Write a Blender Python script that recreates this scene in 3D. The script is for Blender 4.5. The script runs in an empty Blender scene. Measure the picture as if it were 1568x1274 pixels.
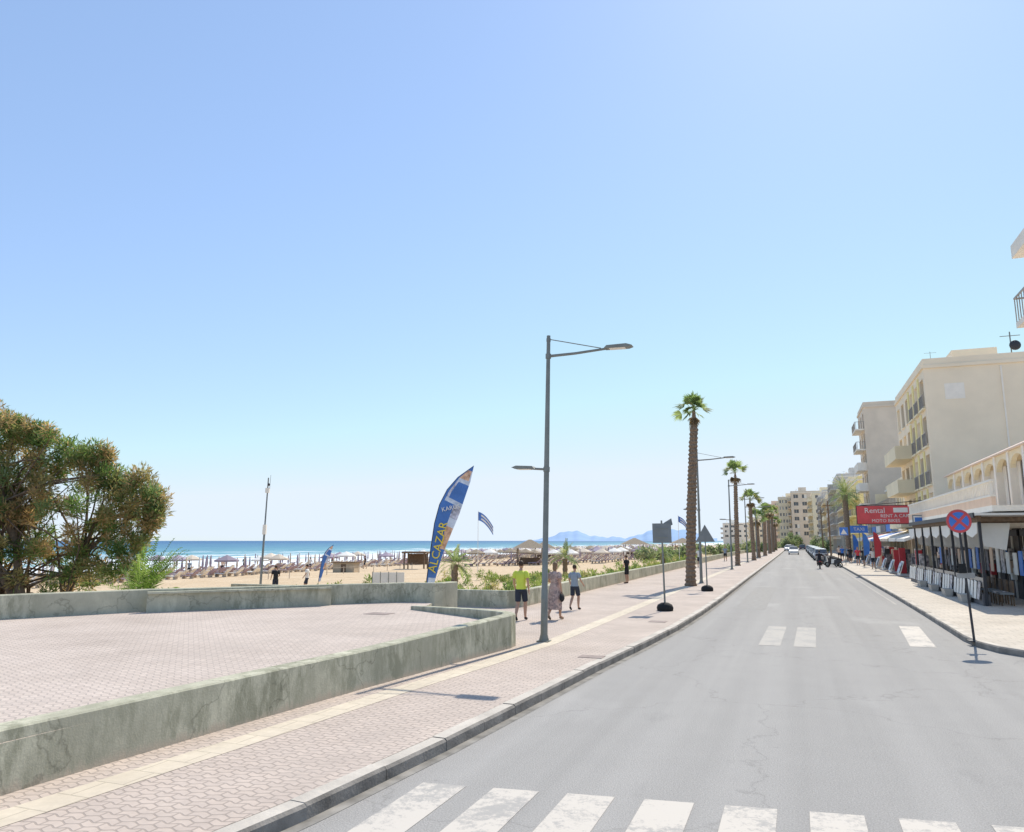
import bpy, math, random
import numpy as np
from mathutils import Vector, Matrix
random.seed(7); R=np.random.default_rng(7)
D=bpy.data; C=bpy.context
sc=C.scene
sc.view_settings.view_transform='Standard'; sc.view_settings.look='None'; sc.view_settings.exposure=0; sc.view_settings.gamma=1
col=sc.collection

# ------------------------------------------------------------ materials
def newmat(n):
    m=D.materials.new(n); m.use_nodes=True
    nt=m.node_tree; b=nt.nodes['Principled BSDF']; return m,nt,b
def ramp(nt,fac,stops):
    r=nt.nodes.new('ShaderNodeValToRGB'); e=r.color_ramp.elements
    while len(e)<len(stops): e.new(0.5)
    for i,(p,c) in enumerate(stops):
        e[i].position=p; e[i].color=(*c,1) if len(c)==3 else c
    nt.links.new(fac,r.inputs[0]); return r.outputs[0]
def mixc(nt,f,a,b,mode='MIX'):
    m=nt.nodes.new('ShaderNodeMix'); m.data_type='RGBA'; m.blend_type=mode
    for s,v in ((0,f),(6,a),(7,b)):
        if hasattr(v,'node'): nt.links.new(v,m.inputs[s])
        elif s==0: m.inputs[0].default_value=v
        else: m.inputs[s].default_value=(*v,1) if len(v)==3 else v
    return m.outputs[2]
def geo(nt):
    return nt.nodes.new('ShaderNodeNewGeometry').outputs['Position']
def noise(nt,vec,scale,detail=4,rough=.55,sc3=None):
    if sc3:
        mp=nt.nodes.new('ShaderNodeMapping'); mp.inputs['Scale'].default_value=sc3
        nt.links.new(vec,mp.inputs[0]); vec=mp.outputs[0]
    n=nt.nodes.new('ShaderNodeTexNoise'); n.inputs['Scale'].default_value=scale
    n.inputs['Detail'].default_value=detail; n.inputs['Roughness'].default_value=rough
    nt.links.new(vec,n.inputs['Vector']); return n.outputs['Fac']
def bump(nt,b,h,st,dist=.02):
    n=nt.nodes.new('ShaderNodeBump'); n.inputs['Strength'].default_value=st; n.inputs['Distance'].default_value=dist
    nt.links.new(h,n.inputs['Height']); nt.links.new(n.outputs[0],b.inputs['Normal'])
MC={}
def mat(name,c,rough=.7,var=.12,scale=2.,metal=0,bmp=0,spec=.3):
    if name in MC: return MC[name]
    m,nt,b=newmat(name); p=geo(nt)
    f=noise(nt,p,scale,4)
    lo=tuple(x*(1-var) for x in c); hi=tuple(min(1,x*(1+var)) for x in c)
    nt.links.new(ramp(nt,f,[(.3,lo),(.7,hi)]),b.inputs['Base Color'])
    b.inputs['Roughness'].default_value=rough; b.inputs['Metallic'].default_value=metal
    b.inputs['Specular IOR Level'].default_value=spec
    if bmp: bump(nt,b,noise(nt,p,scale*12,3),bmp)
    MC[name]=m; return m
def cracks(nt,p,scale,width,lo):
    v=nt.nodes.new('ShaderNodeTexVoronoi'); v.feature='DISTANCE_TO_EDGE'; v.inputs['Scale'].default_value=scale
    mp=nt.nodes.new('ShaderNodeVectorMath'); mp.operation='ADD'
    nn=nt.nodes.new('ShaderNodeTexNoise'); nn.inputs['Scale'].default_value=1.3; nn.inputs['Detail'].default_value=6
    nt.links.new(p,nn.inputs['Vector']); sm=nt.nodes.new('ShaderNodeVectorMath'); sm.operation='SCALE'; sm.inputs['Scale'].default_value=1.6
    nt.links.new(nn.outputs['Color'],sm.inputs[0]); nt.links.new(p,mp.inputs[0]); nt.links.new(sm.outputs[0],mp.inputs[1]); nt.links.new(mp.outputs[0],v.inputs['Vector'])
    return ramp(nt,v.outputs['Distance'],[(.0,(lo,lo,lo)),(width,(1,1,1))])
def m_asphalt():
    m,nt,b=newmat('asphalt'); p=geo(nt)
    big=noise(nt,p,.22,4,.6,(1,.35,1)); mid=noise(nt,p,1.6,5,.65); fine=noise(nt,p,60,2,.7)
    tracks=noise(nt,p,1.1,3,.55,(1.2,.025,1)); pt=noise(nt,p,.35,3,.5,(1,.6,1)); st=noise(nt,p,.8,5,.7,(1,.4,1))
    c=ramp(nt,big,[(.3,(.30,.287,.265)),(.5,(.36,.343,.317)),(.72,(.44,.42,.39))])
    c=mixc(nt,.4,c,ramp(nt,mid,[(.3,(.29,.277,.255)),(.7,(.42,.40,.37))]))
    c=mixc(nt,.42,c,ramp(nt,tracks,[(.35,(.25,.24,.225)),(.65,(.47,.45,.42))]))
    c=mixc(nt,.5,c,ramp(nt,fine,[(.3,(.19,.182,.17)),(.7,(.51,.49,.46))]))
    c=mixc(nt,ramp(nt,pt,[(.60,(0,0,0)),(.72,(.45,.45,.45))]),c,(.50,.48,.45))
    c=mixc(nt,ramp(nt,st,[(.60,(0,0,0)),(.75,(.35,.35,.35))]),c,(.22,.21,.20))
    c=mixc(nt,.45,c,cracks(nt,p,.22,.006,.65),'MULTIPLY')
    nt.links.new(c,b.inputs['Base Color']); b.inputs['Roughness'].default_value=.9; b.inputs['Specular IOR Level'].default_value=.12
    bump(nt,b,fine,.6,.012); return m
def m_paving(name,c1,c2,mort,bw=.24,bh=.12,rot=0.,ms=.012,wav=.35):
    m,nt,b=newmat(name); p=geo(nt)
    wn=nt.nodes.new('ShaderNodeTexWave'); wn.wave_type='BANDS'; wn.bands_direction='X'; wn.inputs['Scale'].default_value=.314/bw; wn.inputs['Distortion'].default_value=0
    mp=nt.nodes.new('ShaderNodeMapping'); mp.inputs['Rotation'].default_value=(0,0,rot); nt.links.new(p,mp.inputs[0])
    nt.links.new(mp.outputs[0],wn.inputs['Vector'])
    cb=nt.nodes.new('ShaderNodeCombineXYZ'); mm=nt.nodes.new('ShaderNodeMath'); mm.operation='MULTIPLY'; mm.inputs[1].default_value=bh*wav
    nt.links.new(wn.outputs['Fac'],mm.inputs[0]); nt.links.new(mm.outputs[0],cb.inputs[1])
    va=nt.nodes.new('ShaderNodeVectorMath'); va.operation='ADD'; nt.links.new(mp.outputs[0],va.inputs[0]); nt.links.new(cb.outputs[0],va.inputs[1])
    w=nt.nodes.new('ShaderNodeTexBrick'); w.inputs['Scale'].default_value=1
    w.inputs['Brick Width'].default_value=bw; w.inputs['Row Height'].default_value=bh; w.inputs['Mortar Size'].default_value=ms
    w.inputs['Mortar Smooth'].default_value=.3
    w.inputs['Color1'].default_value=(*c1,1); w.inputs['Color2'].default_value=(*c2,1); w.inputs['Mortar'].default_value=(*mort,1)
    nt.links.new(va.outputs[0],w.inputs['Vector'])
    n1=noise(nt,p,.5,5,.65); n2=noise(nt,p,9,4,.7); n3=noise(nt,p,.9,5,.7,(1,.5,1))
    c=mixc(nt,.8,w.outputs['Color'],ramp(nt,n1,[(.3,(.83,.81,.79)),(.7,(1.1,1.09,1.08))]),'MULTIPLY')
    c=mixc(nt,.4,c,ramp(nt,n2,[(.3,(.8,.8,.8)),(.7,(1.15,1.14,1.12))]),'MULTIPLY')
    c=mixc(nt,ramp(nt,n3,[(.56,(0,0,0)),(.70,(.6,.6,.6))]),c,tuple(x*.78 for x in c1))
    nt.links.new(c,b.inputs['Base Color']); b.inputs['Roughness'].default_value=.85; b.inputs['Specular IOR Level'].default_value=.15
    inv=nt.nodes.new('ShaderNodeMath'); inv.operation='SUBTRACT'; inv.inputs[0].default_value=1
    nt.links.new(w.outputs['Fac'],inv.inputs[1]); bump(nt,b,inv.outputs[0],.5,.008)
    return m
def m_wall(name,c,dirt):
    m,nt,b=newmat(name); p=geo(nt)
    n1=noise(nt,p,.9,6,.65); n2=noise(nt,p,3.2,6,.75,(1,1,.35)); n3=noise(nt,p,40,3); n4=noise(nt,p,.45,3,.5)
    sep=nt.nodes.new('ShaderNodeSeparateXYZ'); nt.links.new(p,sep.inputs[0])
    cc=ramp(nt,n1,[(.35,tuple(x*.80 for x in c)),(.65,tuple(x*1.14 for x in c))])
    st=ramp(nt,n2,[(.42,(0,0,0)),(.58,(.95,.95,.95))]); gate=ramp(nt,n4,[(.40,(.25,.25,.25)),(.56,(1,1,1))])
    cc=mixc(nt,mixc(nt,1.,st,gate,'MULTIPLY'),cc,dirt)
    ad=nt.nodes.new('ShaderNodeMath'); ad.operation='ADD'; nt.links.new(sep.outputs[2],ad.inputs[0])
    mu=nt.nodes.new('ShaderNodeMath'); mu.operation='MULTIPLY'; mu.inputs[1].default_value=.5; nt.links.new(n2,mu.inputs[0]); nt.links.new(mu.outputs[0],ad.inputs[1])
    g=ramp(nt,ad.outputs[0],[(.40,(.9,.9,.9)),(.50,(0,0,0))])
    cc=mixc(nt,g,cc,(.52,.45,.34))
    cc=mixc(nt,.6,cc,cracks(nt,p,.5,.012,.5),'MULTIPLY')
    nt.links.new(cc,b.inputs['Base Color']); b.inputs['Roughness'].default_value=.9; b.inputs['Specular IOR Level'].default_value=.1
    bump(nt,b,n3,.35,.01); return m
def m_leaf(name,trans=.45):
    m,nt,b=newmat(name)
    a=nt.nodes.new('ShaderNodeAttribute'); a.attribute_name='col'
    nt.links.new(a.outputs['Color'],b.inputs['Base Color']); b.inputs['Roughness'].default_value=.6; b.inputs['Specular IOR Level'].default_value=.2
    t=nt.nodes.new('ShaderNodeBsdfTranslucent'); nt.links.new(mixc(nt,1.,a.outputs['Color'],(1.5,1.5,1.2),'MULTIPLY'),t.inputs[0])
    mx=nt.nodes.new('ShaderNodeMixShader'); mx.inputs[0].default_value=trans
    nt.links.new(b.outputs[0],mx.inputs[1]); nt.links.new(t.outputs[0],mx.inputs[2])
    nt.links.new(mx.outputs[0],nt.nodes['Material Output'].inputs[0]); return m
def maprange(nt,v,a,b_,c=0.,d=1.):
    mr=nt.nodes.new('ShaderNodeMapRange'); mr.inputs['From Min'].default_value=a; mr.inputs['From Max'].default_value=b_
    mr.inputs['To Min'].default_value=c; mr.inputs['To Max'].default_value=d; nt.links.new(v,mr.inputs[0]); return mr.outputs[0]
def m_ground():
    m,nt,b=newmat('sand'); p=geo(nt)
    n1=noise(nt,p,.25,6,.65); n2=noise(nt,p,2.5,5,.7); sep=nt.nodes.new('ShaderNodeSeparateXYZ'); nt.links.new(p,sep.inputs[0])
    c=ramp(nt,n1,[(.3,(.57,.43,.275)),(.7,(.69,.55,.38))])
    c=mixc(nt,.5,c,ramp(nt,n2,[(.3,(.7,.7,.7)),(.7,(1.15,1.12,1.1))]),'MULTIPLY')
    c=mixc(nt,maprange(nt,sep.outputs[2],-2.1,-1.7),(.30,.22,.14),c)
    c=mixc(nt,maprange(nt,sep.outputs[0],10,40),c,(.26,.24,.18))
    nt.links.new(c,b.inputs['Base Color']); b.inputs['Roughness'].default_value=.95; b.inputs['Specular IOR Level'].default_value=.1
    bump(nt,b,n2,.9,.12); return m
def m_sea():
    m,nt,b=newmat('sea_water'); p=geo(nt)
    sep=nt.nodes.new('ShaderNodeSeparateXYZ'); nt.links.new(p,sep.inputs[0])
    mr=maprange(nt,sep.outputs[0],-85,-1200)
    c=ramp(nt,mr,[(0,(.27,.44,.42)),(.06,(.15,.34,.39)),(.3,(.09,.23,.34)),(1,(.06,.16,.30))])
    ch=noise(nt,p,.06,6,.7,(1.6,.35,1))
    c=mixc(nt,.7,c,ramp(nt,ch,[(.35,(.65,.72,.8)),(.65,(1.3,1.22,1.15))]),'MULTIPLY')
    br=noise(nt,p,.11,7,.72,(1.4,.22,1))
    m3=maprange(nt,sep.outputs[0],-84,-280,.19,-.11)
    ad=nt.nodes.new('ShaderNodeMath'); ad.operation='ADD'; nt.links.new(br,ad.inputs[0]); nt.links.new(m3,ad.inputs[1])
    f=ramp(nt,ad.outputs[0],[(.55,(0,0,0)),(.60,(1,1,1))])
    c=mixc(nt,f,c,(.85,.88,.88))
    nt.links.new(c,b.inputs['Base Color']); b.inputs['Roughness'].default_value=.5; b.inputs['Specular IOR Level'].default_value=.1
    bump(nt,b,noise(nt,p,.5,5,.6,(1,.4,1)),.6,.4); return m

ASPH=m_asphalt()
PAV=m_paving('sidewalk_pavers',(.585,.495,.425),(.54,.46,.40),(.40,.34,.295),.2,.1)
PAVP=m_paving('plaza_pavers',(.59,.505,.44),(.55,.47,.41),(.44,.38,.335),.2,.1,.35)
PAVR=m_paving('right_pavers',(.60,.54,.46),(.55,.50,.43),(.44,.40,.34),.4,.4,0,.012,0)
STRIP=m_paving('tactile_strip',(.68,.60,.475),(.64,.565,.45),(.52,.46,.36),.42,.4,0,.01,0)
WALL=m_wall('sage_render',(.54,.52,.395),(.31,.305,.22))
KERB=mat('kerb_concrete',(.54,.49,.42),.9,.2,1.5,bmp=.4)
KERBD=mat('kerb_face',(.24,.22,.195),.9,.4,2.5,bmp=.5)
LEAF=m_leaf('leaves')
STEEL=mat('grey_steel',(.23,.24,.22),.5,.12,3,.2)
DARK=mat('dark_metal',(.05,.05,.055),.5)
WHITE=mat('white_plaster',(.87,.80,.69),.8,.05)
CREAM=mat('cream_plaster',(.87,.75,.52),.85,.06,.6,bmp=.1)
BEIGE=mat('beige_plaster',(.88,.75,.56),.85,.06,.5,bmp=.1)
GREYP=mat('greige_plaster',(.72,.61,.48),.85,.08,.6)
YEL=mat('yellow_plaster',(.88,.76,.36),.85,.06)
PINK=mat('peach_plaster',(.80,.58,.42),.85,.08)
BLUEG=mat('bluegrey_plaster',(.64,.60,.54),.85,.08)
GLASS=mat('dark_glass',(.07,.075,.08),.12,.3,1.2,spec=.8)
DIM=mat('dim_interior_panel',(.10,.085,.075),.8,.5,2.5)  # flat panels on the wall; the unlit interior is painted as dark colour
RAIL=mat('railing',(.34,.31,.28),.5)
WOOD=mat('wood',(.18,.12,.075),.8,.25,8)
THATCH=mat('thatch',(.34,.27,.19),.95,.35,9,bmp=.8)
TRUNK=mat('palm_trunk_bark',(.27,.195,.135),.95,.4,10,bmp=1)
BARK=mat('bark',(.17,.125,.09),.95,.35,9,bmp=.8)
SKIN=mat('skin',(.52,.31,.21),.6,.06)
BLACK=mat('black_cloth',(.025,.025,.028),.85)
RED=mat('red_paint',(.58,.06,.07),.5)
LIP=mat('lips',(.42,.14,.11),.6)
BLUE=mat('blue_paint',(.06,.19,.55),.5)
YPAINT=mat('yellow_paint',(.85,.65,.05),.6)
RUB=mat('rubber',(.022,.022,.022),.8)
CANV=mat('white_canvas',(.84,.80,.72),.85,.05)
def m_paint(name,lo,mi,hi,shift=0):
    m,nt,b=newmat(name); p=geo(nt)
    n=noise(nt,p,11,8,.8); n2=noise(nt,p,1.3,5,.6)
    ad=nt.nodes.new('ShaderNodeMath'); ad.operation='ADD'; nt.links.new(n,ad.inputs[0]); nt.links.new(n2,ad.inputs[1])
    nt.links.new(ramp(nt,ad.outputs[0],[(.88+shift,lo),(.98+shift,mi),(1.0,hi)]),b.inputs['Base Color']); b.inputs['Roughness'].default_value=.85
    return m
PAINT=m_paint('road_paint',(.38,.36,.33),(.50,.46,.405),(.58,.53,.46),-.02)
PAINT3=m_paint('faded_road_paint',(.36,.343,.315),(.39,.367,.33),(.425,.395,.35),0)

# ------------------------------------------------------------ builder
class B:
    def __init__(s,name,loc=(0,0,0),rz=0.,tilt=(0,0)):
        s.name=name; s.loc=loc; s.rz=rz; s.tilt=tilt; s.p={}; s.extra=[]
    def g(s,pn,m): 
        if pn not in s.p: s.p[pn]=([],[],[],[m])
        P=s.p[pn]
        if m not in P[3]: P[3].append(m)
        return P
    def add(s,pn,m,vs,fs,smooth=False):
        P=s.g(pn,m); o=len(P[0]); P[0].extend([tuple(v) for v in vs]); mi=P[3].index(m)
        for f in fs: P[1].append(tuple(i+o for i in f)); P[2].append((mi,smooth))
    def box(s,pn,m,x0,x1,y0,y1,z0,z1):
        vs=[(x,y,z) for z in (z0,z1) for y in (y0,y1) for x in (x0,x1)]
        s.add(pn,m,vs,[(0,2,3,1),(4,5,7,6),(0,1,5,4),(1,3,7,5),(3,2,6,7),(2,0,4,6)])
    def cyl(s,pn,m,p0,p1,r0,r1=None,n=10):
        if r1 is None: r1=r0
        s.tube(pn,m,[p0,p1],[r0,r1],n)
    def tube(s,pn,m,pts,rs,n=8,cap=True):
        pts=[Vector(p) for p in pts]; vs=[]; fs=[]; u=None
        for i,p in enumerate(pts):
            d=(pts[min(i+1,len(pts)-1)]-pts[max(i-1,0)]).normalized()
            if u is None: u=d.orthogonal().normalized()
            u=(u-d*u.dot(d)).normalized(); w=d.cross(u)
            for k in range(n):
                a=2*math.pi*k/n; vs.append(p+(u*math.cos(a)+w*math.sin(a))*rs[i])
        for i in range(len(pts)-1):
            for k in range(n):
                k2=(k+1)%n; fs.append((i*n+k,i*n+k2,(i+1)*n+k2,(i+1)*n+k))
        s.add(pn,m,vs,fs,True)
        if cap: 
            s.add(pn,m,vs[:n],[tuple(range(n-1,-1,-1))]); s.add(pn,m,vs[-n:],[tuple(range(n))])
    def rings(s,pn,m,L,n=18):
        vs=[];fs=[]
        for c,rx,ry in L:
            for j in range(n):
                a=6.2832*j/n; vs.append((c[0]+rx*math.cos(a),c[1]+ry*math.sin(a),c[2]))
        for i in range(len(L)-1):
            for j in range(n): fs.append((i*n+j,i*n+(j+1)%n,(i+1)*n+(j+1)%n,(i+1)*n+j))
        s.add(pn,m,vs,fs,True)
    def ell(s,pn,m,c,r,nu=12,nv=8,rough=0):
        vs=[];fs=[]
        for j in range(nv+1):
            t=math.pi*j/nv
            for i in range(nu):
                a=2*math.pi*i/nu; k=1+random.uniform(-rough,rough)
                vs.append((c[0]+r[0]*k*math.sin(t)*math.cos(a),c[1]+r[1]*k*math.sin(t)*math.sin(a),c[2]+r[2]*k*math.cos(t)))
        for j in range(nv):
            for i in range(nu):
                i2=(i+1)%nu; fs.append((j*nu+i,(j+1)*nu+i,(j+1)*nu+i2,j*nu+i2))
        s.add(pn,m,vs,fs,True)
    def prism(s,pn,m,pts,ext,mside=None):
        n=len(pts); a=[Vector(p) for p in pts]; e=Vector(ext); b=[p+e for p in a]
        s.add(pn,m,b,[tuple(range(n))]); s.add(pn,mside or m,a,[tuple(range(n-1,-1,-1))])
        s.add(pn,mside or m,a+b,[(i,(i+1)%n,n+(i+1)%n,n+i) for i in range(n)])
    def text(s,st,M,size,m,ex=.004):
        cu=D.curves.new('lettering','FONT'); cu.body=st; cu.size=size; cu.extrude=ex; cu.resolution_u=2
        cu.align_x='CENTER'; cu.align_y='CENTER'
        o=D.objects.new('tmp',cu); col.objects.link(o); C.view_layer.update()
        me=D.meshes.new_from_object(o); D.objects.remove(o)
        me.materials.clear(); me.materials.append(m); ob=D.objects.new('lettering',me); ob.matrix_world=M; s.extra.append(ob)
    def done(s):
        e=D.objects.new(s.name,None); col.objects.link(e); e.location=s.loc; e.rotation_euler=(s.tilt[0],s.tilt[1],s.rz)
        e.empty_display_size=.3
        for pn,(v,f,a,ms) in s.p.items():
            me=D.meshes.new(pn); me.from_pydata(v,[],f)
            for m in ms: me.materials.append(m)
            me.polygons.foreach_set('material_index',[x[0] for x in a]); me.polygons.foreach_set('use_smooth',[x[1] for x in a])
            me.update(); o=D.objects.new(pn,me); col.objects.link(o); o.parent=e
        for o in s.extra: 
            col.objects.link(o); o.parent=e
        return e
def single(name,vs,fs,m,smooth=False):
    me=D.meshes.new(name); me.from_pydata([tuple(v) for v in vs],[],fs); me.materials.append(m)
    if smooth: me.polygons.foreach_set('use_smooth',[True]*len(me.polygons))
    me.update(); o=D.objects.new(name,me); col.objects.link(o); return o
def leafmesh(name,V,Cc,m,k=4,parent=None):
    n=len(V)//k
    me=D.meshes.new(name); me.vertices.add(len(V)); me.vertices.foreach_set('co',V.astype('f').ravel())
    me.loops.add(n*k); me.loops.foreach_set('vertex_index',np.arange(n*k,dtype='i'))
    me.polygons.add(n); me.polygons.foreach_set('loop_start',np.arange(0,n*k,k,dtype='i'))
    me.update(calc_edges=True); me.validate()
    at=me.color_attributes.new('col','FLOAT_COLOR','POINT')
    cc=np.ones((len(V),4),'f'); cc[:,:3]=Cc; at.data.foreach_set('color',cc.ravel())
    me.materials.append(m); o=D.objects.new(name,me); col.objects.link(o)
    if parent: o.parent=parent
    return o
def unit(v): return v/(np.linalg.norm(v,axis=-1,keepdims=True)+1e-9)
def leaves(cent,rad,n,L,W,pal,up=.3,ci=None):
    cent=np.array(cent,float); rad=np.array(rad,float)
    w=rad**2/np.sum(rad**2); idx=R.choice(len(cent),n,p=w)
    off=unit(R.normal(size=(n,3)))*(R.random((n,1))**.55)
    pos=cent[idx]+off*rad[idx][:,None]
    d=unit(off*.9+R.normal(size=(n,3))*.6+np.array([0,0,up])); s=unit(np.cross(d,R.normal(size=(n,3))))
    l=L*(.5+R.random((n,1))); ww=W*(.5+R.random((n,1)))
    V=np.stack([pos,pos+d*l*.5+s*ww*.5,pos+d*l,pos+d*l*.5-s*ww*.5],1)
    pal=np.array(pal); 
    ci=(R.integers(0,len(pal),len(cent)) if ci is None else np.array(ci))[idx]
    mix=R.random(n)<.2; ci=np.where(mix,R.integers(0,len(pal),n),ci)
    c=pal[ci]*(.7+.6*R.random((n,1)))
    c=np.repeat(c,4,0); return V.reshape(-1,3),c

# ------------------------------------------------------------ world / sun / camera
AZ=math.radians(8.2); EL=math.radians(47)
w=D.worlds.new('World'); sc.world=w; w.use_nodes=True; nt=w.node_tree
bg=nt.nodes['Background']; sky=nt.nodes.new('ShaderNodeTexSky'); sky.sky_type='NISHITA'; sky.sun_disc=False
sky.sun_elevation=EL; sky.sun_rotation=AZ; sky.air_density=1.0; sky.dust_density=0.2; sky.ozone_density=2.2; sky.altitude=0
g=nt.nodes.new('ShaderNodeGamma'); g.inputs[1].default_value=.58
nt.links.new(sky.outputs[0],g.inputs[0])
ST=.15; q_=.282/ST
m1=mixc(nt,1.,g.outputs[0],(.97*q_,1.12*q_,1.35*q_),'MULTIPLY'); m2=mixc(nt,1.,m1,(.80/ST,.905/ST,1.02/ST),'DARKEN')
nt.links.new(m2,bg.inputs[0]); bg.inputs[1].default_value=ST
S=Vector((math.sin(AZ)*math.cos(EL),math.cos(AZ)*math.cos(EL),math.sin(EL)))
ld=D.lights.new('sun','SUN'); ld.energy=5.0; ld.angle=math.radians(.5); ld.color=(1,.925,.80)
lo=D.objects.new('sun',ld); col.objects.link(lo); lo.rotation_euler=S.to_track_quat('Z','Y').to_euler(); lo.location=(20,20,60)
cd=D.cameras.new('camera'); cam=D.objects.new('camera',cd); col.objects.link(cam); sc.camera=cam
cd.sensor_width=36; cd.lens=36*1150/1568; cd.clip_start=.1; cd.clip_end=60000
cam.location=(0,0,2.5); cam.rotation_euler=(math.radians(90+9.43),0,math.radians(20.45))

# ------------------------------------------------------------ ground, sea, hills
bs=[(20000,-.03),(300,-.03),(30,-.03),(-9.6,-.03),(-11,-.12),(-14,-.3),(-20,-.45),(-30,-.75),(-40,-1.0),(-50,-1.2),(-60,-1.4),(-70,-1.55),(-78,-1.7),(-84,-1.9),(-90,-2.15),(-100,-2.6),(-140,-4),(-400,-7),(-30000,-9)]
aa=[-400,-60]+list(range(-40,200,4))+list(range(200,600,15))+[700,900,1300,2000,4000,9000,25000]
vs=[];fs=[]
for a in aa:
    for b,z in bs:
        j=0
        if -85<b<-13: j=random.uniform(-.07,.07)
        bb=b+(math.sin(a*.021)*3+math.sin(a*.07+1)*1.2 if -101<b<-60 else 0)
        vs.append((bb,a,z+j))
nb=len(bs)
for i in range(len(aa)-1):
    for k in range(nb-1):
        fs.append((i*nb+k,(i+1)*nb+k,(i+1)*nb+k+1,i*nb+k+1))
single('beach_ground',vs,fs,m_ground(),True)
single('sea',[(-79,-600,-2.0),(-79,30000,-2.0),(-30000,30000,-2.0),(-30000,-600,-2.0)],[(0,1,2,3)],m_sea())
HILL=mat('hazy_hills',(.32,.44,.62),1,.06,.0015,spec=0)  # blue distance haze is put into the base colour
vs=[];fs=[];nn=110
for i in range(nn+1):
    t=i/nn; u=800+ t*290; ang=math.atan((u-784)/1150/.9865)
    az=math.radians(20.45)-ang
    r=10500; h=8+115*math.exp(-((t-.25)/.15)**2)+ 150*math.exp(-((t-.76)/.20)**2)+12*math.sin(t*31)+8*math.sin(t*67+1)+5*math.sin(t*140)
    h=max(5,h*min(1,t*6))*1.3
    x=-math.sin(az); y=math.cos(az)
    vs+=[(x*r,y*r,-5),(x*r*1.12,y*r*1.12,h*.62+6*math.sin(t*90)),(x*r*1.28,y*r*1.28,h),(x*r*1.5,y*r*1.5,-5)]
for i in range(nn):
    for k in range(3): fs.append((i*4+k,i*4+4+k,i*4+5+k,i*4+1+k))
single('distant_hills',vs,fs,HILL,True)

# ------------------------------------------------------------ road + pavements
road=[(-9,-30),(70,-30),(70,21.5),(6,21.5),(4.8,24),(4.8,255),(-1,310),(-20,400),(-30,400),(-12,310),(-6,255),(-6,5),(-9,-5)]
single('road',[(x,y,0) for x,y in road],[tuple(range(len(road)))],ASPH)
KL=[(-6.2,-8),(-5.5,-2),(-4.95,2),(-4.55,4.5),(-4.30,6.2),(-4.08,8.7),(-3.9,11.8),(-3.72,15),(-3.45,18.6),(-3.25,22.2),(-3.12,27),(-3.06,32),(-3.0,60),(-2.85,142),(-2.85,255),(-9,310),(-28,400)]
KR=[(4.1,255),(3.95,142),(3.97,60),(3.96,38),(3.9,29),(3.84,24),(3.82,22.4),(3.9,21.2),(4.15,20.3),(4.7,19.5),(5.6,18.9),(7.5,18.4),(12,17.8),(70,15)]
def offset(pts,d):
    out=[]
    for i,p in enumerate(pts):
        a=Vector(pts[max(i-1,0)]); b=Vector(pts[min(i+1,len(pts)-1)]); t=(b-a).normalized(); n=Vector((t.y,-t.x))
        out.append((p[0]+n.x*d,p[1]+n.y*d))
    return out
def kerb(name,pts,w):
    b=B(name); q=offset(pts,w)
    for i in range(len(pts)-1):
        p0,p1=Vector(pts[i]),Vector(pts[i+1]); q0,q1=Vector(q[i]),Vector(q[i+1]); L=(p1-p0).length
        n=max(1,int(L/1.0)) if p0.y<60 else 1
        for k in range(n):
            t0=k/n; t1=(k+1)/n-(.012/L*1.0 if n>1 else 0)
            A=p0.lerp(p1,t0);Bq=p0.lerp(p1,t1);Cq=q0.lerp(q1,t1);Dq=q0.lerp(q1,t0)
            e=(Cq-Bq).normalized()*.03; jx=random.uniform(-.008,.008); A=A+e*jx*9; Bq=Bq+e*jx*9
            dz=random.uniform(-.008,.004); z=.15+dz
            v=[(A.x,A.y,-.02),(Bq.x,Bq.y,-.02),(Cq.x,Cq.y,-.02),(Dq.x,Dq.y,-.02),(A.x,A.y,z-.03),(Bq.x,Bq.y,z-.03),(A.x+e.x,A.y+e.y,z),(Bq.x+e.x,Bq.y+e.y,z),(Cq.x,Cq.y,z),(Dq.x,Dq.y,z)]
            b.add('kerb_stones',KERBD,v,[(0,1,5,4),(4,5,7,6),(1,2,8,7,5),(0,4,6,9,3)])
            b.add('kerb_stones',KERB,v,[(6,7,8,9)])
    b.done(); return q
qL=kerb('kerb',KL,-.20); qR=kerb('kerb',list(KR),-.20)
left=qL+[(-60,400),(-9.9,255),(-9.9,26.3),(-14,26.3),(-14,-8)]
single('sidewalk',[(x,y,.146) for x,y in left],[tuple(range(len(left)))],PAV)
right=qR+[(70,255)]
single('sidewalk',[(x,y,.146) for x,y in right],[tuple(range(len(right)))],PAVR)
GUT=mat('gutter_grime',(.25,.235,.21),.95,.4,3)
q=offset(KL,.13); n=len(KL); single('gutter',[(x+.0,y,.004) for x,y in KL]+[(x,y,.004) for x,y in q],[(i,n+i,n+i+1,i+1) for i in range(n-1)],GUT)
sp=[(-7.25,-4),(-7.1,1),(-6.72,5),(-6.52,7.5),(-6.27,11),(-5.98,14),(-5.72,17.5),(-5.7,23),(-5.7,60),(-5.6,140)]
q=offset(sp,.40); n=len(sp)
single('paving_strip',[(x,y,.150) for x,y in sp]+[(x,y,.150) for x,y in q],[(i,n+i,n+i+1,i+1) for i in range(n-1)],STRIP)
MH=mat('manhole_iron',(.30,.24,.21),.8,.2,6)
b=B('manhole_cover')
for x,y,z,sx,sy in ((-4.07,15.6,.1505,.5,.35),(-3.95,22.9,.1505,.5,.45),(-10.3,17.7,.6255,.65,.5)):
    b.box('cover',MH,x-sx/2,x+sx/2,y-sy/2,y+sy/2,z-.01,z+.004)
b.done()
b=B('zebra_crossing')
for i in range(9):
    x=-3.80+i*.755; y1=7.53+i*.10
    b.add('stripes',PAINT,[(x,4.2+i*.1,.004),(x+.47,4.24+i*.1,.004),(x+.47,y1+.06,.004),(x,y1,.004)],[(0,1,2,3)])
b.done()
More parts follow.
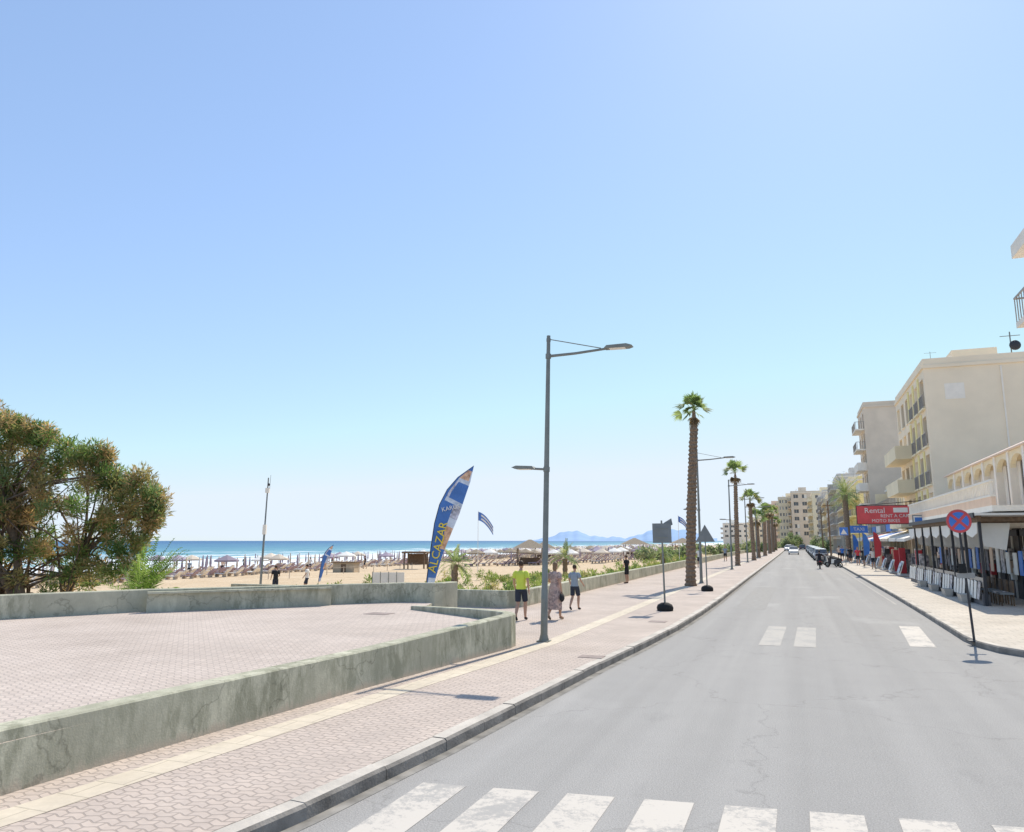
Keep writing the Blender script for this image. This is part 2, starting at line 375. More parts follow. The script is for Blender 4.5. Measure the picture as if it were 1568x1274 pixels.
b=B('zebra_crossing')
b.add('stripes',PAINT,[(2.42,20.8,.004),(2.98,20.8,.004),(3.25,25.6,.004),(2.72,25.6,.004)],[(0,1,2,3)])
b.add('worn_stripes',PAINT3,[(-1.0,19.8,.004),(-.5,19.8,.004),(-.4,24.2,.004),(-.9,24.2,.004)],[(0,1,2,3)])
b.add('worn_stripes',PAINT3,[(-.2,19.8,.004),(.3,19.8,.004),(.4,24.2,.004),(-.1,24.2,.004)],[(0,1,2,3)])
b.done()
b=B('road_edge_line'); b.box('line',PAINT3,3.55,3.62,34,250,0,.004); b.done()
PATCH=mat('asphalt_patch',(.325,.31,.285),.9,.1,6,bmp=.5)
b=B('asphalt_repair'); b.add('patch',PATCH,[(-2.3,30,.003),(-1.2,29.6,.003),(-1.1,44,.003),(-2.1,44.5,.003)],[(0,1,2,3)]); b.add('patch',PATCH,[(.6,52,.003),(1.6,52,.003),(1.6,66,.003),(.6,66,.003)],[(0,1,2,3)]); b.done()

# ------------------------------------------------------------ walls and plaza
def wallpath(name,pts,th,z0,m=WALL):
    q=offset([(p[0],p[1]) for p in pts],-th); vs=[];fs=[]
    for i,p in enumerate(pts):
        x,y,z=p; X,Y=q[i]; dx,dy=(X-x)/abs(th)*.02,(Y-y)/abs(th)*.02
        vs+=[(x,y,z0),(x,y,z-.02),(x+dx,y+dy,z),(X-dx,Y-dy,z),(X,Y,z-.02),(X,Y,z0)]
    for i in range(len(pts)-1):
        o=i*6
        for k in range(5): fs.append((o+k,o+k+6,o+k+7,o+k+1))
    fs.append((0,1,2,3,4,5)); o=(len(pts)-1)*6; fs.append((o+5,o+4,o+3,o+2,o+1,o))
    return single(name,vs,fs,m)
def dens(pts,step=.6):
    out=[]
    for i in range(len(pts)-1):
        a=Vector(pts[i]);b=Vector(pts[i+1]);n=max(1,int((b-a).length/step))
        for k in range(n): out.append(tuple(a.lerp(b,k/n)))
    out.append(tuple(pts[-1])); return out
front=[(-9.2,-6,.74),(-7.7,1,.74),(-7.3,3.2,.74),(-7.12,5.4,.745),(-6.9,8.3,.74),(-6.64,11.3,.74),(-6.35,13.9,.80),(-6.06,16.2,.86),(-6.1,16.6,.86),(-6.3,16.95,.86),(-6.7,17.3,.85),(-7.5,17.9,.82),(-9.96,19.3,.72)]
wallpath('low_wall',front,.28,.0)
bw=[(-10.3,22.6,1.2),(-10.42,21.75,1.2),(-10.6,21.55,1.2),(-11.5,21.35,1.2),(-13,19.9,1.2),(-14.8,17.9,1.2),(-16.5,16.1,1.2),(-18,13.4,1.2),(-19.3,10.5,1.2),(-20.5,7,1.2),(-21.5,0,1.2)]
wallpath('low_wall',bw,-.3,-.6)
plaza=[(-9.1,-5.9),(-7.6,1),(-7.2,3.2),(-7.1,5.4),(-6.95,8.3),(-6.7,11.3),(-6.4,13.9),(-6.15,16.2),(-6.5,17.1),(-7.5,17.8),(-9.96,19.28),(-10.55,21.3),(-11.5,21.3),(-13,19.9),(-14.8,17.9),(-16.5,16.1),(-18,13.4),(-19.3,10.5),(-20.5,7),(-21.5,-5.9)]
b=B('plaza'); b.prism('slab',PAVP,[(x,y,-.5) for x,y in plaza],(0,0,1.12),WALL); b.done()
b=B('stone_bench')
p0=Vector((-13.05,19.55)); p1=Vector((-16.35,15.9)); t=(p1-p0).normalized(); n=Vector((-t.y,t.x))
for (w_,z0,z1) in ((.12,.62,1.10),(.2,1.10,1.155)):
    pts=[p0,p1,p1+n*w_,p0+n*w_]
    b.prism('ledge',WALL,[(p.x,p.y,z0) for p in pts],(0,0,z1-z0))
b.done()
prom=[(-9.9,255,.7),(-9.8,120,.72),(-9.75,60,.74),(-9.7,38,.74),(-9.6,26.2,.74),(-9.75,25.9,.74),(-14.6,26,.74),(-22,26.0,.74)]
wallpath('promenade_wall',dens(prom,8),.28,-.6)

# ------------------------------------------------------------ street lamps
def lamp(x,y,tilt=0.):
    b=B('street_lamp',(x,y,.146),0,(0,tilt))
    b.cyl('base_plate',STEEL,(0,0,0),(0,0,.03),.2,.2,4)
    b.cyl('base_plate',STEEL,(0,0,.03),(0,0,.16),.12,.09,10)
    b.tube('pole',STEEL,[(0,0,.05),(0,0,1.2),(0,0,1.22),(0,0,4.2),(0,0,7.45)],[.085,.08,.072,.064,.046],12)
    for bx in (.17,-.17): b.cyl('bolts',DARK,(bx*.6,0,.03),(bx*.6,0,.08),.015,.015,6)
    b.cyl('collar',STEEL,(0,0,6.86),(0,0,6.98),.07,.07)
    b.tube('upper_arm',STEEL,[(0,0,6.92),(.7,0,6.95),(1.5,0,7.02)],[.038,.034,.03],8)
    b.tube('stay_cable',STEEL,[(0,0,7.36),(1.35,0,7.04)],[.012,.012],5)
    b.cyl('arm_clamp',STEEL,(0,0,7.3),(0,0,7.38),.055,.055)
    def head(s,x0,z,L):
        pn='lamp_head' if s>0 else 'lower_lamp_head'
        pr=[(0,-.02),(.06,.045),(L*.8,.06),(L,.015),(L*.85,-.02)]
        b.prism(pn,STEEL,[(x0+s*u,-.13,z+v) for u,v in pr],(0,.26,0))
        b.box(pn,CANV,min(x0+s*.12,x0+s*L*.75),max(x0+s*.12,x0+s*L*.75),-.1,.1,z-.032,z-.022)
    head(1,1.45,7.03,.68)
    b.cyl('collar',STEEL,(0,0,4.02),(0,0,4.14),.08,.08)
    b.cyl('lower_arm',STEEL,(0,0,4.08),(-.35,0,4.1),.03,.028,8)
    head(-1,-.28,4.11,.6)
    b.box('service_hatch',STEEL,-.04,.04,-.088,-.08,.6,1.0)
    b.done()
lamp(-5.72,17.5,tilt=.024)
for i,y in enumerate((44.1,65.9,88,110,133,156,180,205)): lamp(-5.1,y,tilt=random.uniform(-.008,.01))

# ------------------------------------------------------------ palms
def fan_crown(c,rad,nf,pal,seed=0,dead=7,elmin=-5):
    V=[];K=[]
    rs=np.random.default_rng(seed); c=np.array(c,float)
    for i in range(nf+dead):
        isd=i>=nf
        az=rs.uniform(0,2*math.pi); el=math.radians(rs.uniform(elmin,85)) if not isd else math.radians(rs.uniform(-80,-50))
        d=np.array([math.cos(az)*math.cos(el),math.sin(az)*math.cos(el),math.sin(el)])
        s=unit(np.cross(d,[0,0,1.])+1e-6); up=np.cross(s,d)
        L1=rad*rs.uniform(.4,.6)*(.6 if isd else 1); L2=rad*rs.uniform(.42,.58)*(.8 if isd else 1)
        colr=np.array((.27,.20,.12)) if isd else pal[rs.integers(len(pal))]
        tip=c+d*L1+np.array([0,0,-.03*rad])
        wv=.010+rad*.008
        V+= [c-s*wv,c+s*wv,tip+s*wv*.6,tip-s*wv*.6]; K+=[colr*1.1]*4
        nb=15; roll=rs.uniform(-.9,.9); s2=s*math.cos(roll)+up*math.sin(roll); up2=np.cross(s2,d)
        for k in range(nb):
            t=(k/(nb-1)-.5)*2*1.2
            dd=d*math.cos(t)+s2*math.sin(t)+up2*rs.uniform(-.1,.1); dd=dd/np.linalg.norm(dd)
            l=L2*(1-.25*abs(t)/1.35)*rs.uniform(.8,1.15); mid=tip+dd*l*.55; end=tip+dd*l+np.array([0,0,-.18*l])
            sw=np.cross(dd,up2); sw=sw/(np.linalg.norm(sw)+1e-6)*rad*.030
            V+=[tip,mid-sw,end,mid+sw]; kk=colr*rs.uniform(.7,1.3); K+=[kk]*4
    return np.array(V),np.array(K)
GP=[np.array((.19,.265,.10)),np.array((.145,.22,.08)),np.array((.25,.315,.13)),np.array((.32,.33,.15))]
def fan_palm(x,y,z,h,r,crad,seed,lean=0.,nf=26,elmin=-5):
    b=B('fan_palm_tree',(x,y,z)); n=14; rs=random.Random(seed)
    vs=[];fs=[];rings=int(h*9); m=n
    for i in range(rings+1):
        t=i/rings; zz=t*h
        rr=r*(.88+.45*math.exp(-t*14)+.12*math.sin(t*5)+.16*t)
        if t>.965: rr*=.72
        ph=(i%2)*math.pi/m
        for k in range(m):
            a=2*math.pi*k/m+ph; q=rr*(1+(.15 if i%2 else -.08)+rs.uniform(-.1,.1))
            vs.append((q*math.cos(a)+lean*h*t**1.3,q*math.sin(a),zz))
    for i in range(rings):
        for k in range(m):
            k2=(k+1)%m; fs.append((i*m+k,i*m+k2,(i+1)*m+k2,(i+1)*m+k))
    b.add('trunk',TRUNK,vs,fs)
    b.tube('trunk_neck',TRUNK,[(lean*h*.99,0,h-.1),(lean*h,0,h+crad*.55)],[r*.6,r*.35],10)
    e=b.done()
    V,K=fan_crown((lean*h,0,h+crad*.5),crad,nf,GP,seed,elmin=elmin)
    leafmesh('crown',V,K,LEAF,4,e)
fan_palm(-5.34,41.4,.1,8.8,.235,1.16,1,.058,30,-12)
fan_palm(-5.36,76.4,.1,8.2,.2,1.5,2,0.02)
fan_palm(-4.9,97.4,.1,6.6,.22,1.6,3,-.02); fan_palm(-4.7,128,.1,6.2,.25,1.7,4,.03); fan_palm(-4.6,150,.1,6.8,.25,1.8,5); fan_palm(-4.6,173,.1,7.6,.25,1.9,6)
fan_palm(-5,112,.1,4.6,.25,1.8,8); fan_palm(-4.7,200,.1,6,.25,2.,9)
def feather(c,d0,L,pal,rs,width,droop=.8,nl=34):
    V=[];K=[]; c=np.array(c,float); d=np.array(d0,float); d/=np.linalg.norm(d)
    p=c.copy(); colr=pal[rs.integers(len(pal))]; seg=L/nl
    for i in range(nl):
        t=i/nl; d=d+np.array([0,0,-droop/nl]); d/=np.linalg.norm(d); q=p+d*seg
        s=np.cross(d,[0,0,1.]); s/=np.linalg.norm(s)+1e-6; up=np.cross(s,d)
        V+=[p-s*.012,p+s*.012,q+s*.012,q-s*.012];K+=[colr*1.2]*4
        if t>.12:
            l=width*math.sin(min(1,t*1.25)*math.pi*.85+.25)
            for sg in (-1,1):
                dd=s*sg*.8+d*.65+up*rs.uniform(.0,.45); dd/=np.linalg.norm(dd); l2=abs(l)*rs.uniform(.8,1.15)
                e=p+dd*l2+np.array([0,0,-.15*l2]); m=p+dd*l2*.5; w=d*.022*max(1,L*.45)
                V+=[p,m-w,e,m+w]; K+=[colr*rs.uniform(.6,1.35)]*4
        p=q
    return V,K
def feather_palm(name,x,y,z,h,r,L,nf,seed,pal=GP,elmin=-15,elmax=80,width=None,droop=1.3):
    rs=np.random.default_rng(seed); b=B(name,(x,y,z))
    k=max(2,int(h*5)); b.tube('trunk',TRUNK,[(0,0,i*h/k) for i in range(k+1)],[r*(1.15 if i%2 else .92) for i in range(k+1)],10)
    e=b.done(); V=[];K=[]
    for i in range(nf):
        az=rs.uniform(0,2*math.pi); el=math.radians(rs.uniform(elmin,elmax))
        v,kk=feather((0,0,h),(math.cos(az)*math.cos(el),math.sin(az)*math.cos(el),math.sin(el)),L*rs.uniform(.8,1.1),pal,rs,width or L*.2,droop)
        V+=v;K+=kk
    leafmesh('crown',np.array(V),np.array(K),LEAF,4,e)
feather_palm('palm_tree',-19.3,41.9,-.5,1.6,.2,1.5,26,11)
feather_palm('palm_tree',-18.2,61.5,-.5,1.5,.2,1.9,28,12)
BG=[np.array((.15,.25,.05)),np.array((.11,.19,.045)),np.array((.22,.30,.09))]
feather_palm('palm_shrub',-19.4,18.6,-.3,.6,.2,2.4,40,13,BG,-5,80,.45,1.2)
feather_palm('palm_tree',5.9,100,.1,7.9,.3,2.6,44,14)
feather_palm('palm_tree',6.4,108,.1,7.2,.3,2.4,36,15)
feather_palm('palm_tree',-10.8,66,-.1,1.5,.2,1.6,20,16)

# ------------------------------------------------------------ tamarisk tree
TX,TY=-22.9,18.4; s_=.0222
lobes=[(-80,745,110),(0,715,66),(15,676,38),(40,668,22),(78,690,32),(95,740,50),(150,770,52),(152,718,26),(120,704,22),(205,775,40),(218,742,22),(240,762,18),(50,830,62),(175,845,44),(120,865,50),(-40,850,90),(232,822,20),(246,800,12),(28,652,16),(-30,660,36),(178,742,20),(60,770,40),(248,785,10),(168,700,10),(60,665,14),(215,850,30),(20,780,50)]
cent=[];rad=[];cis=[]
for (u,v,r) in lobes:
    cx=(u-110)*s_; cz=2.5+(828-v)*s_; rm=r*s_
    k=int(8+rm*rm*15); tone=random.random()
    for i in range(k):
        o=R.normal(size=3); o/=np.linalg.norm(o); o*=rm*R.uniform(.35,1.16)
        lat=cx+o[0]; dep=o[1]*1.2; z=max(-.2,cz+o[2])
        cent.append((lat*.9369-dep*.3495,lat*.3495+dep*.9369,z)); rad.append(R.uniform(.12,.34))
        rust=.2+.35*(tone>.6)+.12*(o[2]<0)
        cis.append(R.choice([4,5,7]) if R.random()<rust else R.choice([0,1,2,3,6]))
b=B('tamarisk_tree',(TX,TY,0))
for i in range(5):
    base=Vector((random.uniform(-1,1),random.uniform(-.5,.5),-.6)); pts=[base]; rr=[.17]
    tgt=Vector(cent[random.randrange(len(cent))]); 
    for k in range(1,6):
        t=k/5; pts.append(base.lerp(tgt,t)+Vector((random.uniform(-.2,.2),random.uniform(-.2,.2),.5*math.sin(t*3.1)))); rr.append(.17*(1-t*.8))
    b.tube('trunk',BARK,pts,rr,8)
    for j in range(40):
        st=pts[random.choice([1,2,2,3,3,4])]; tg=Vector(cent[random.randrange(len(cent))])
        if (tg-st).length<4.2:
            m1_=st.lerp(tg,.5)+Vector((random.uniform(-.3,.3),random.uniform(-.3,.3),.25)); b.tube('limbs',BARK,[st,m1_,tg],[.05,.03,.01],5)
te=b.done()
pal=[(.16,.245,.075),(.125,.20,.06),(.21,.285,.10),(.27,.29,.12),(.40,.29,.15),(.47,.33,.17),(.20,.27,.12),(.33,.28,.13)]
V,K=leaves(cent,rad,84000,.18,.036,pal,.25,cis)
leafmesh('crown',V,K,LEAF,4,te)

# ------------------------------------------------------------ shrubs
def shrubs(name,items,n,L,W,pal,up=.6):
    cent=[];rad=[]
    for (x,y,z,r,h) in items:
        for i in range(max(6,int(r*10))):
            o=R.normal(size=3); o/=np.linalg.norm(o); o*=R.uniform(.2,1)
            cent.append((x+o[0]*r,y+o[1]*r,z+abs(o[2])*h)); rad.append(r*R.uniform(.2,.4))
    V,K=leaves(cent,rad,n,L,W,pal,up); return leafmesh(name,V,K,LEAF)
it=[]
for i in range(85):
    y=random.uniform(28.5,120); it.append((random.uniform(-14.5,-10.6),y,-.25,random.uniform(.35,1.0),random.uniform(.4,1.2)))
for i in range(62):
    y=random.uniform(28,62); it.append((random.uniform(-25,-14),y,-.5,random.uniform(.35,.9),random.uniform(.5,1.05)))
shrubs('shrubs',it,56000,.17,.055,[(.18,.26,.075),(.13,.20,.065),(.25,.31,.09),(.31,.31,.14),(.44,.39,.20),(.18,.27,.065)])
it=[(random.uniform(-9.5,-5.6),y,.1,random.uniform(1,1.6),random.uniform(1.2,2.6)) for y in np.arange(160,262,8)]
it+=[(random.uniform(-22,-11),y,-.2,random.uniform(1,2.5),random.uniform(1,2.4)) for y in np.arange(110,300,8)]
it+=[(random.uniform(5,7),y,.1,1.5,random.uniform(3,5)) for y in (172,196,220,238,252,268)]
it+=[(random.uniform(-8,6),y,.1,3,random.uniform(3,5)) for y in (282,290,300)]
shrubs('distant_trees',it,34000,.5,.25,[(.19,.25,.13),(.16,.21,.11),(.24,.29,.17),(.29,.30,.19)])  # distance haze painted in as paler, greyer greens
V=[];K=[]
for (x,y,n_,L) in ((-11.2,30.5,26,.75),(-12.3,29.4,22,.6),(-11,34,20,.6),(-11.4,52,22,.9),(-10.9,58,22,.9),(-11,45,18,.7),(-13.5,31,20,.8),(-12.6,28,24,.8)):
    for i in range(n_):
        az=R.uniform(0,6.28); el=R.uniform(.35,1.4); d=np.array([math.cos(az)*math.cos(el),math.sin(az)*math.cos(el),math.sin(el)])
        s=np.cross(d,[0,0,1.]); s/=np.linalg.norm(s); c0=np.array([x,y,-.15]); l=L*R.uniform(.8,1.3); ml=c0+d*l*.5
        V+=[c0,ml-s*.05,c0+d*l-np.array([0,0,.08*l]),ml+s*.05]; K+=[np.array((.26,.34,.12))*R.uniform(.6,1.4)]*4
leafmesh('agave_plants',np.array(V),np.array(K),LEAF)

# ------------------------------------------------------------ beach furniture
SB=mat('lounger_fabric',(.36,.28,.33),.8,.3,.3); SBW=mat('lounger_white',(.80,.76,.70),.8,.1); UMB=mat('umbrella_canvas',(.36,.30,.35),.9,.3,.2); UMB2=mat('umbrella_tan',(.66,.56,.44),.9,.2,.2); POLE=mat('pole_wood',(.5,.42,.33),.8)
def gz(x): 
    for (b0,z0),(b1,z1) in zip(bs[:-1],bs[1:]):
        if b1<=x<=b0: return z0+(z1-z0)*(b0-x)/(b0-b1)
    return -2
U=B('beach_umbrellas'); S2=B('sun_loungers')
def umbrella(x,y,opened,m):
    z=gz(x); h=random.uniform(1.9,2.3)
    U.cyl('poles',POLE,(x,y,z-.1),(x,y,z+h),.03,.025,5)
    if opened:
        n=8; r=random.uniform(1.15,1.4)
        vs=[(x,y,z+h+.15)]+[(x+r*math.cos(k*6.283/n),y+r*math.sin(k*6.283/n),z+h-.42) for k in range(n)]+[(x+r*math.cos(k*6.283/n),y+r*math.sin(k*6.283/n),z+h-.6) for k in range(n)]
        U.add('canopies',m,vs,[(0,1+k,1+(k+1)%n) for k in range(n)]+[(1+k,9+k,9+(k+1)%n,1+(k+1)%n) for k in range(n)])
    else:
        U.tube('closed_canopies',m,[(x,y,z+h*.38),(x,y,z+h*.55),(x,y,z+h*.98),(x,y,z+h+.05)],[.07,.13,.06,.01],6)
def lounger(x,y,m):
    z=gz(x); S2.box('beds',m,x-1.2,x+.0,y-.3,y+.3,z+.28,z+.36); 
    S2.prism('backrests',m,[(x,y-.3,z+.3),(x+.6,y-.3,z+.75),(x+.6,y-.3,z+.82),(x,y-.3,z+.37)],(0,.6,0))
    for dx in (-1.1,-.1): S2.box('legs',POLE,x+dx-.04,x+dx+.04,y-.28,y+.28,z-.05,z+.28)
LC=(SB,SBW)
for row,b0 in enumerate((-75,-71,-67,-63,-59)):
    y=34+row*2
    while y<150:
        if random.random()<.9:
            umbrella(b0+random.uniform(-.6,.6),y,random.random()<.14,random.choice((UMB,UMB,UMB2,CANV)))
            for q_ in (-1,1): lounger(b0+random.uniform(-.5,.5),y+q_*.75,random.choice(LC))
        y+=2.9+random.uniform(-.3,.8)
for row,b0 in enumerate((-74,-70,-66,-62,-57,-52)):
    y=152+row
    while y<420:
        if random.random()<.95:
            umbrella(b0+random.uniform(-.4,.4),y,random.random()<.75,random.choice((UMB,UMB2,THATCH,UMB2,CANV)))
            lounger(b0,y+.9,random.choice(LC)); lounger(b0,y-.9,random.choice(LC))
        y+=3.4
for row,b0 in enumerate((-42,-38,-34,-30,-26)):
    y=98+row*2
    while y<230:
        umbrella(b0+random.uniform(-.6,.6),y,random.random()<.6,random.choice((UMB,UMB2,THATCH,CANV)))
        lounger(b0,y+.9,random.choice(LC)); lounger(b0,y-.9,random.choice(LC)); y+=3.8+random.uniform(0,.8)
U.done(); S2.done()
def thatch(x,y,w_,h,name='thatched_gazebo'):
    z=gz(x); b=B(name,(x,y,z),.3)
    for sx in (-1,1):
        for sy in (-1,1): b.cyl('posts',WOOD,(sx*w_*.4,sy*w_*.4,-.1),(sx*w_*.4,sy*w_*.4,h*.75),.07,.06,6)
    a=w_*.55; vs=[(-a,-a,h*.7),(a,-a,h*.7),(a,a,h*.7),(-a,a,h*.7),(-.2,0,h*1.05),(.2,0,h*1.05)]
    b.add('roof',THATCH,vs,[(0,1,5,4),(1,2,5),(2,3,4,5),(3,0,4),(3,2,1,0)])
    b.box('counter',WOOD,-a*.6,a*.6,-.3,.3,0,1.0); b.done()
thatch(-36,104,4.4,3.4); thatch(-30,150,5,3.6); thatch(-44,135,4,3.2); thatch(-24,175,5,3.5)
b=B('beach_gazebo',(-46.7,89.3,-1.2),.3)
for sx in (-1.3,1.3):
    for sy in (-1.3,1.3): b.box('posts',WOOD,sx-.08,sx+.08,sy-.08,sy+.08,-.1,2.1)
b.box('roof',WOOD,-1.6,1.6,-1.6,1.6,2.1,2.3); b.box('screens',WOOD,-1.2,1.2,1.25,1.3,.6,2.0); b.done()
HUT=mat('hut_wood',(.5,.4,.28),.9,.15,3)
b=B('beach_hut',(-50,78,-1.2),.2); b.box('walls',HUT,-1.3,1.3,-.9,.9,0,1.15); b.box('roof',WOOD,-1.5,1.5,-1.1,1.1,1.15,1.25); b.box('door',WOOD,-.3,.3,-.93,-.9,0,1.0); b.done()
b=B('windbreak_fence',(-19.9,35,-.5),.35)
for i in range(4):
    x=-.8+i*.42; b.box('panels',CANV,x,x+.38,-.02,.02,.55,1.38); b.box('posts',STEEL,x-.03,x,-.03,.03,0,1.42)
b.done()
b=B('beach_fence')
for y in np.arange(60,150,3.2): b.cyl('posts',POLE,(-47,y,-1.3),(-47,y,-.3),.04,.04,5)
b.tube('rope',POLE,[(-47,60,-.4),(-47,150,-.4)],[.02,.02],4); b.done()
b=B('camera_mast',(-18*.9369-55*.3495,-18*.3495+55*.9369,-.95),.35,(0,.022))
b.tube('mast',STEEL,[(0,0,0),(0,0,4.2),(0,0,4.22),(0,0,8.0)],[.09,.075,.06,.045],8)
b.box('camera_box',CANV,-.14,.14,-.1,.1,6.9,7.25); b.ell('camera',DARK,(.1,-.1,7.5),(.1,.1,.1),8,6); b.cyl('whip',STEEL,(0.14,0,7.2),(.16,0,8.2),.018,.012,5)
b.box('junction_box',CANV,-.12,.12,-.1,.1,3.9,4.6); b.done()

def feather_flag(x,y,z,k,letters=None):
    b=B('feather_flag',(x,y,z),math.radians(20.45))
    P=[(0,-.3),(.0,.64),(.16,2.1),(.33,3.4),(.52,4.15),(.82,4.75),(1.25,5.25),(1.9,5.72)]
    E=[(.02,1.15),(.3,1.2),(.66,2.1),(1.05,3.1),(1.32,3.75),(1.54,4.4),(1.76,5.05),(1.9,5.72)]
    def lerp(L,t):
        f=t*(len(L)-1); i=min(int(f),len(L)-2); f-=i; return (L[i][0]*(1-f)+L[i+1][0]*f,L[i][1]*(1-f)+L[i+1][1]*f)
    P2=[(.04,.75)]+P[2:]
    b.tube('pole',DARK,[(p[0]*k,0,p[1]*k) for p in P],[.022,.02,.018,.016,.014,.012,.01,.008],6)
    FB=mat('flag_blue',(.09,.21,.52),.8); FW=mat('flag_pale',(.66,.72,.84),.8,.25,3); FO=mat('flag_orange',(.80,.45,.30),.8,.45,5); FP=mat('flag_photo',(.5,.5,.58),.8,.6,6)
    n=48; E2=[(.28,.72)]+E[2:]
    def pt(t,s_):
        a=lerp(P2,t); c=lerp(E2,t); return ((a[0]*(1-s_)+c[0]*s_)*k, .06*math.sin(t*9+s_*4)*k*s_,(a[1]*(1-s_)+c[1]*s_)*k)
    for i in range(n):
        for j in range(8):
            t0,t1=i/n,(i+1)/n; s0,s1=j/8,(j+1)/8; tm=(t0+t1)/2
            m=FB
            if j>=1:
                if tm>.93: m=FB
                elif tm>.84: m=FO if j<7 else FW
                elif tm>.80: m=FW
                elif tm>.60: m=FB if j>1 else FP
                elif tm>.57: m=FW
                elif tm>.44 and j>4: m=FP
                elif tm>.36 and j>4: m=FW
                elif tm>.20 and j>4: m=FO
                elif tm<.07: m=FW
            b.add('sail',m,[pt(t0,s0),pt(t0,s1),pt(t1,s1),pt(t1,s0)],[(0,1,2,3)],True)
    if letters:
        M=Matrix.Translation((.50*k,-.09,2.45*k))@Matrix.Rotation(math.radians(-77),4,'Y')@Matrix.Rotation(math.radians(90),4,'X')
        b.text(letters,M,.46*k,YPAINT,.01)
        M=Matrix.Translation((.98*k,-.09,4.0*k))@Matrix.Rotation(math.radians(-12),4,'Y')@Matrix.Rotation(math.radians(90),4,'X')
        b.text('KARUS',M,.24*k,CANV,.008)
    b.done()
feather_flag(-13.9,27.4,-.2,1.0,'ALCAZAR')
feather_flag(-34.5,50,-1.0,.56)
def flagpole(x,y,z,h,L=1.0):
    b=B('flagpole',(x,y,z),math.radians(20)); b.cyl('pole',CANV,(0,0,0),(0,0,h),.035,.02,6)
    FBn=mat('flag_navy',(.12,.24,.58),.8)
    for st in range(5):
        for i in range(10):
            def pp(i,s): return (i*.15*L,.12*math.sin(i*.9),h-.1-s*.17*L-.012*L*i*i-.03*i)
            m=FBn if st%2==0 or i<2 else CANV
            b.add('flag',m,[pp(i,st),pp(i+1,st),pp(i+1,st+1),pp(i,st+1)],[(0,1,2,3)],True)
    b.done()
flagpole(-31,73,-.8,6.4,1.05); flagpole(-12.5,88,-.2,5.6,.8)

# ------------------------------------------------------------ signs
SB_=mat('sign_back',(.22,.235,.235),.55)
def planter_base(b):
    b.tube('rubber_base',RUB,[(0,0,0),(0,0,.1),(0,0,.2),(0,0,.27)],[.27,.29,.25,.12],12)
b=B('traffic_sign',(-4.31,26.5,.146),math.radians(12),(0,-.01)); planter_base(b)
b.cyl('post',STEEL,(0,0,0),(0,0,3.05),.032,.03,8); b.box('panel',SB_,-.32,.32,-.03,-.015,2.28,2.95)
b.prism('upper_panel',SB_,[(-.28,.0,2.6),(.38,.0,2.9),(.34,.0,3.12),(.1,0,2.98)],(0,.01,0))
b.box('panel_face',CANV,-.31,.31,-.0149,-.012,2.29,2.94); b.box('brackets',STEEL,-.2,.2,-.045,-.03,2.45,2.49); b.box('brackets',STEEL,-.2,.2,-.045,-.03,2.75,2.79); b.done()
b=B('traffic_sign',(-4.07,37.4,.146),math.radians(18)); planter_base(b)
b.cyl('post',STEEL,(0,0,0),(0,0,3.0),.032,.03,8)
b.prism('triangular_panel',SB_,[(-.46,-.03,2.3),(.46,-.03,2.3),(0,-.03,3.12)],(0,.012,0)); b.prism('triangular_face',RED,[(-.45,-.017,2.31),(.45,-.017,2.31),(0,-.017,3.1)],(0,.003,0)); b.done()
b=B('no_stopping_sign',(3.9,21.5,.10),math.radians(8),(0,-.035))
b.cyl('post',DARK,(0,0,0),(0,0,3.1),.03,.028,8); b.box('foot',DARK,-.13,.13,-.13,.13,0,.03)
BL2=mat('sign_blue',(.08,.22,.62),.5); RD2=mat('sign_red',(.72,.10,.10),.5)
def disc(pn,m,r,y,n=28,z=2.88): b.prism(pn,m,[(r*math.cos(k*6.2832/n),y,z+r*math.sin(k*6.2832/n)) for k in range(n)],(0,.006,0))
disc('disc',SB_,.29,-.04); disc('red_ring',RD2,.285,-.047); disc('blue_field',BL2,.225,-.054)
for s in (-1,1):
    a=math.pi/4*s; dx,dz=math.cos(a),math.sin(a); nx,nz=-dz*.032,dx*.032
    y=-.0605 if s>0 else -.0615
    b.prism('cross',RD2,[(-dx*.23-nx,y,2.88-dz*.23-nz),(dx*.23-nx,y,2.88+dz*.23-nz),(dx*.23+nx,y,2.88+dz*.23+nz),(-dx*.23+nx,y,2.88-dz*.23+nz)],(0,.006,0))
b.box('plate',mat('plate_grey',(.35,.33,.3),.6),-.2,.2,-.045,-.03,1.5,1.62); b.box('plate',RUB,-.14,.02,-.06,-.03,1.62,1.85); b.done()
b=B('pedestrian_sign',(4.6,84,.146)); b.cyl('post',STEEL,(0,0,0),(0,0,3.7),.04,.04,6); b.box('panel',BL2,-.4,.4,-.04,-.02,2.9,3.7)
b.prism('pictogram',CANV,[(-.3,-.045,3.0),(.3,-.045,3.0),(0,-.045,3.55)],(0,.004,0)); b.done()
b=B('blue_shop_sign',(6.6,92,.146)); b.cyl('post',STEEL,(0,0,0),(0,0,3.2),.05,.05,6); b.box('panel',BL2,-.9,.9,-.05,.05,3.2,4.0); b.text('TAXI',Matrix.Translation((0,-.06,3.6))@Matrix.Rotation(math.radians(90),4,'X'),.5,CANV); b.done()

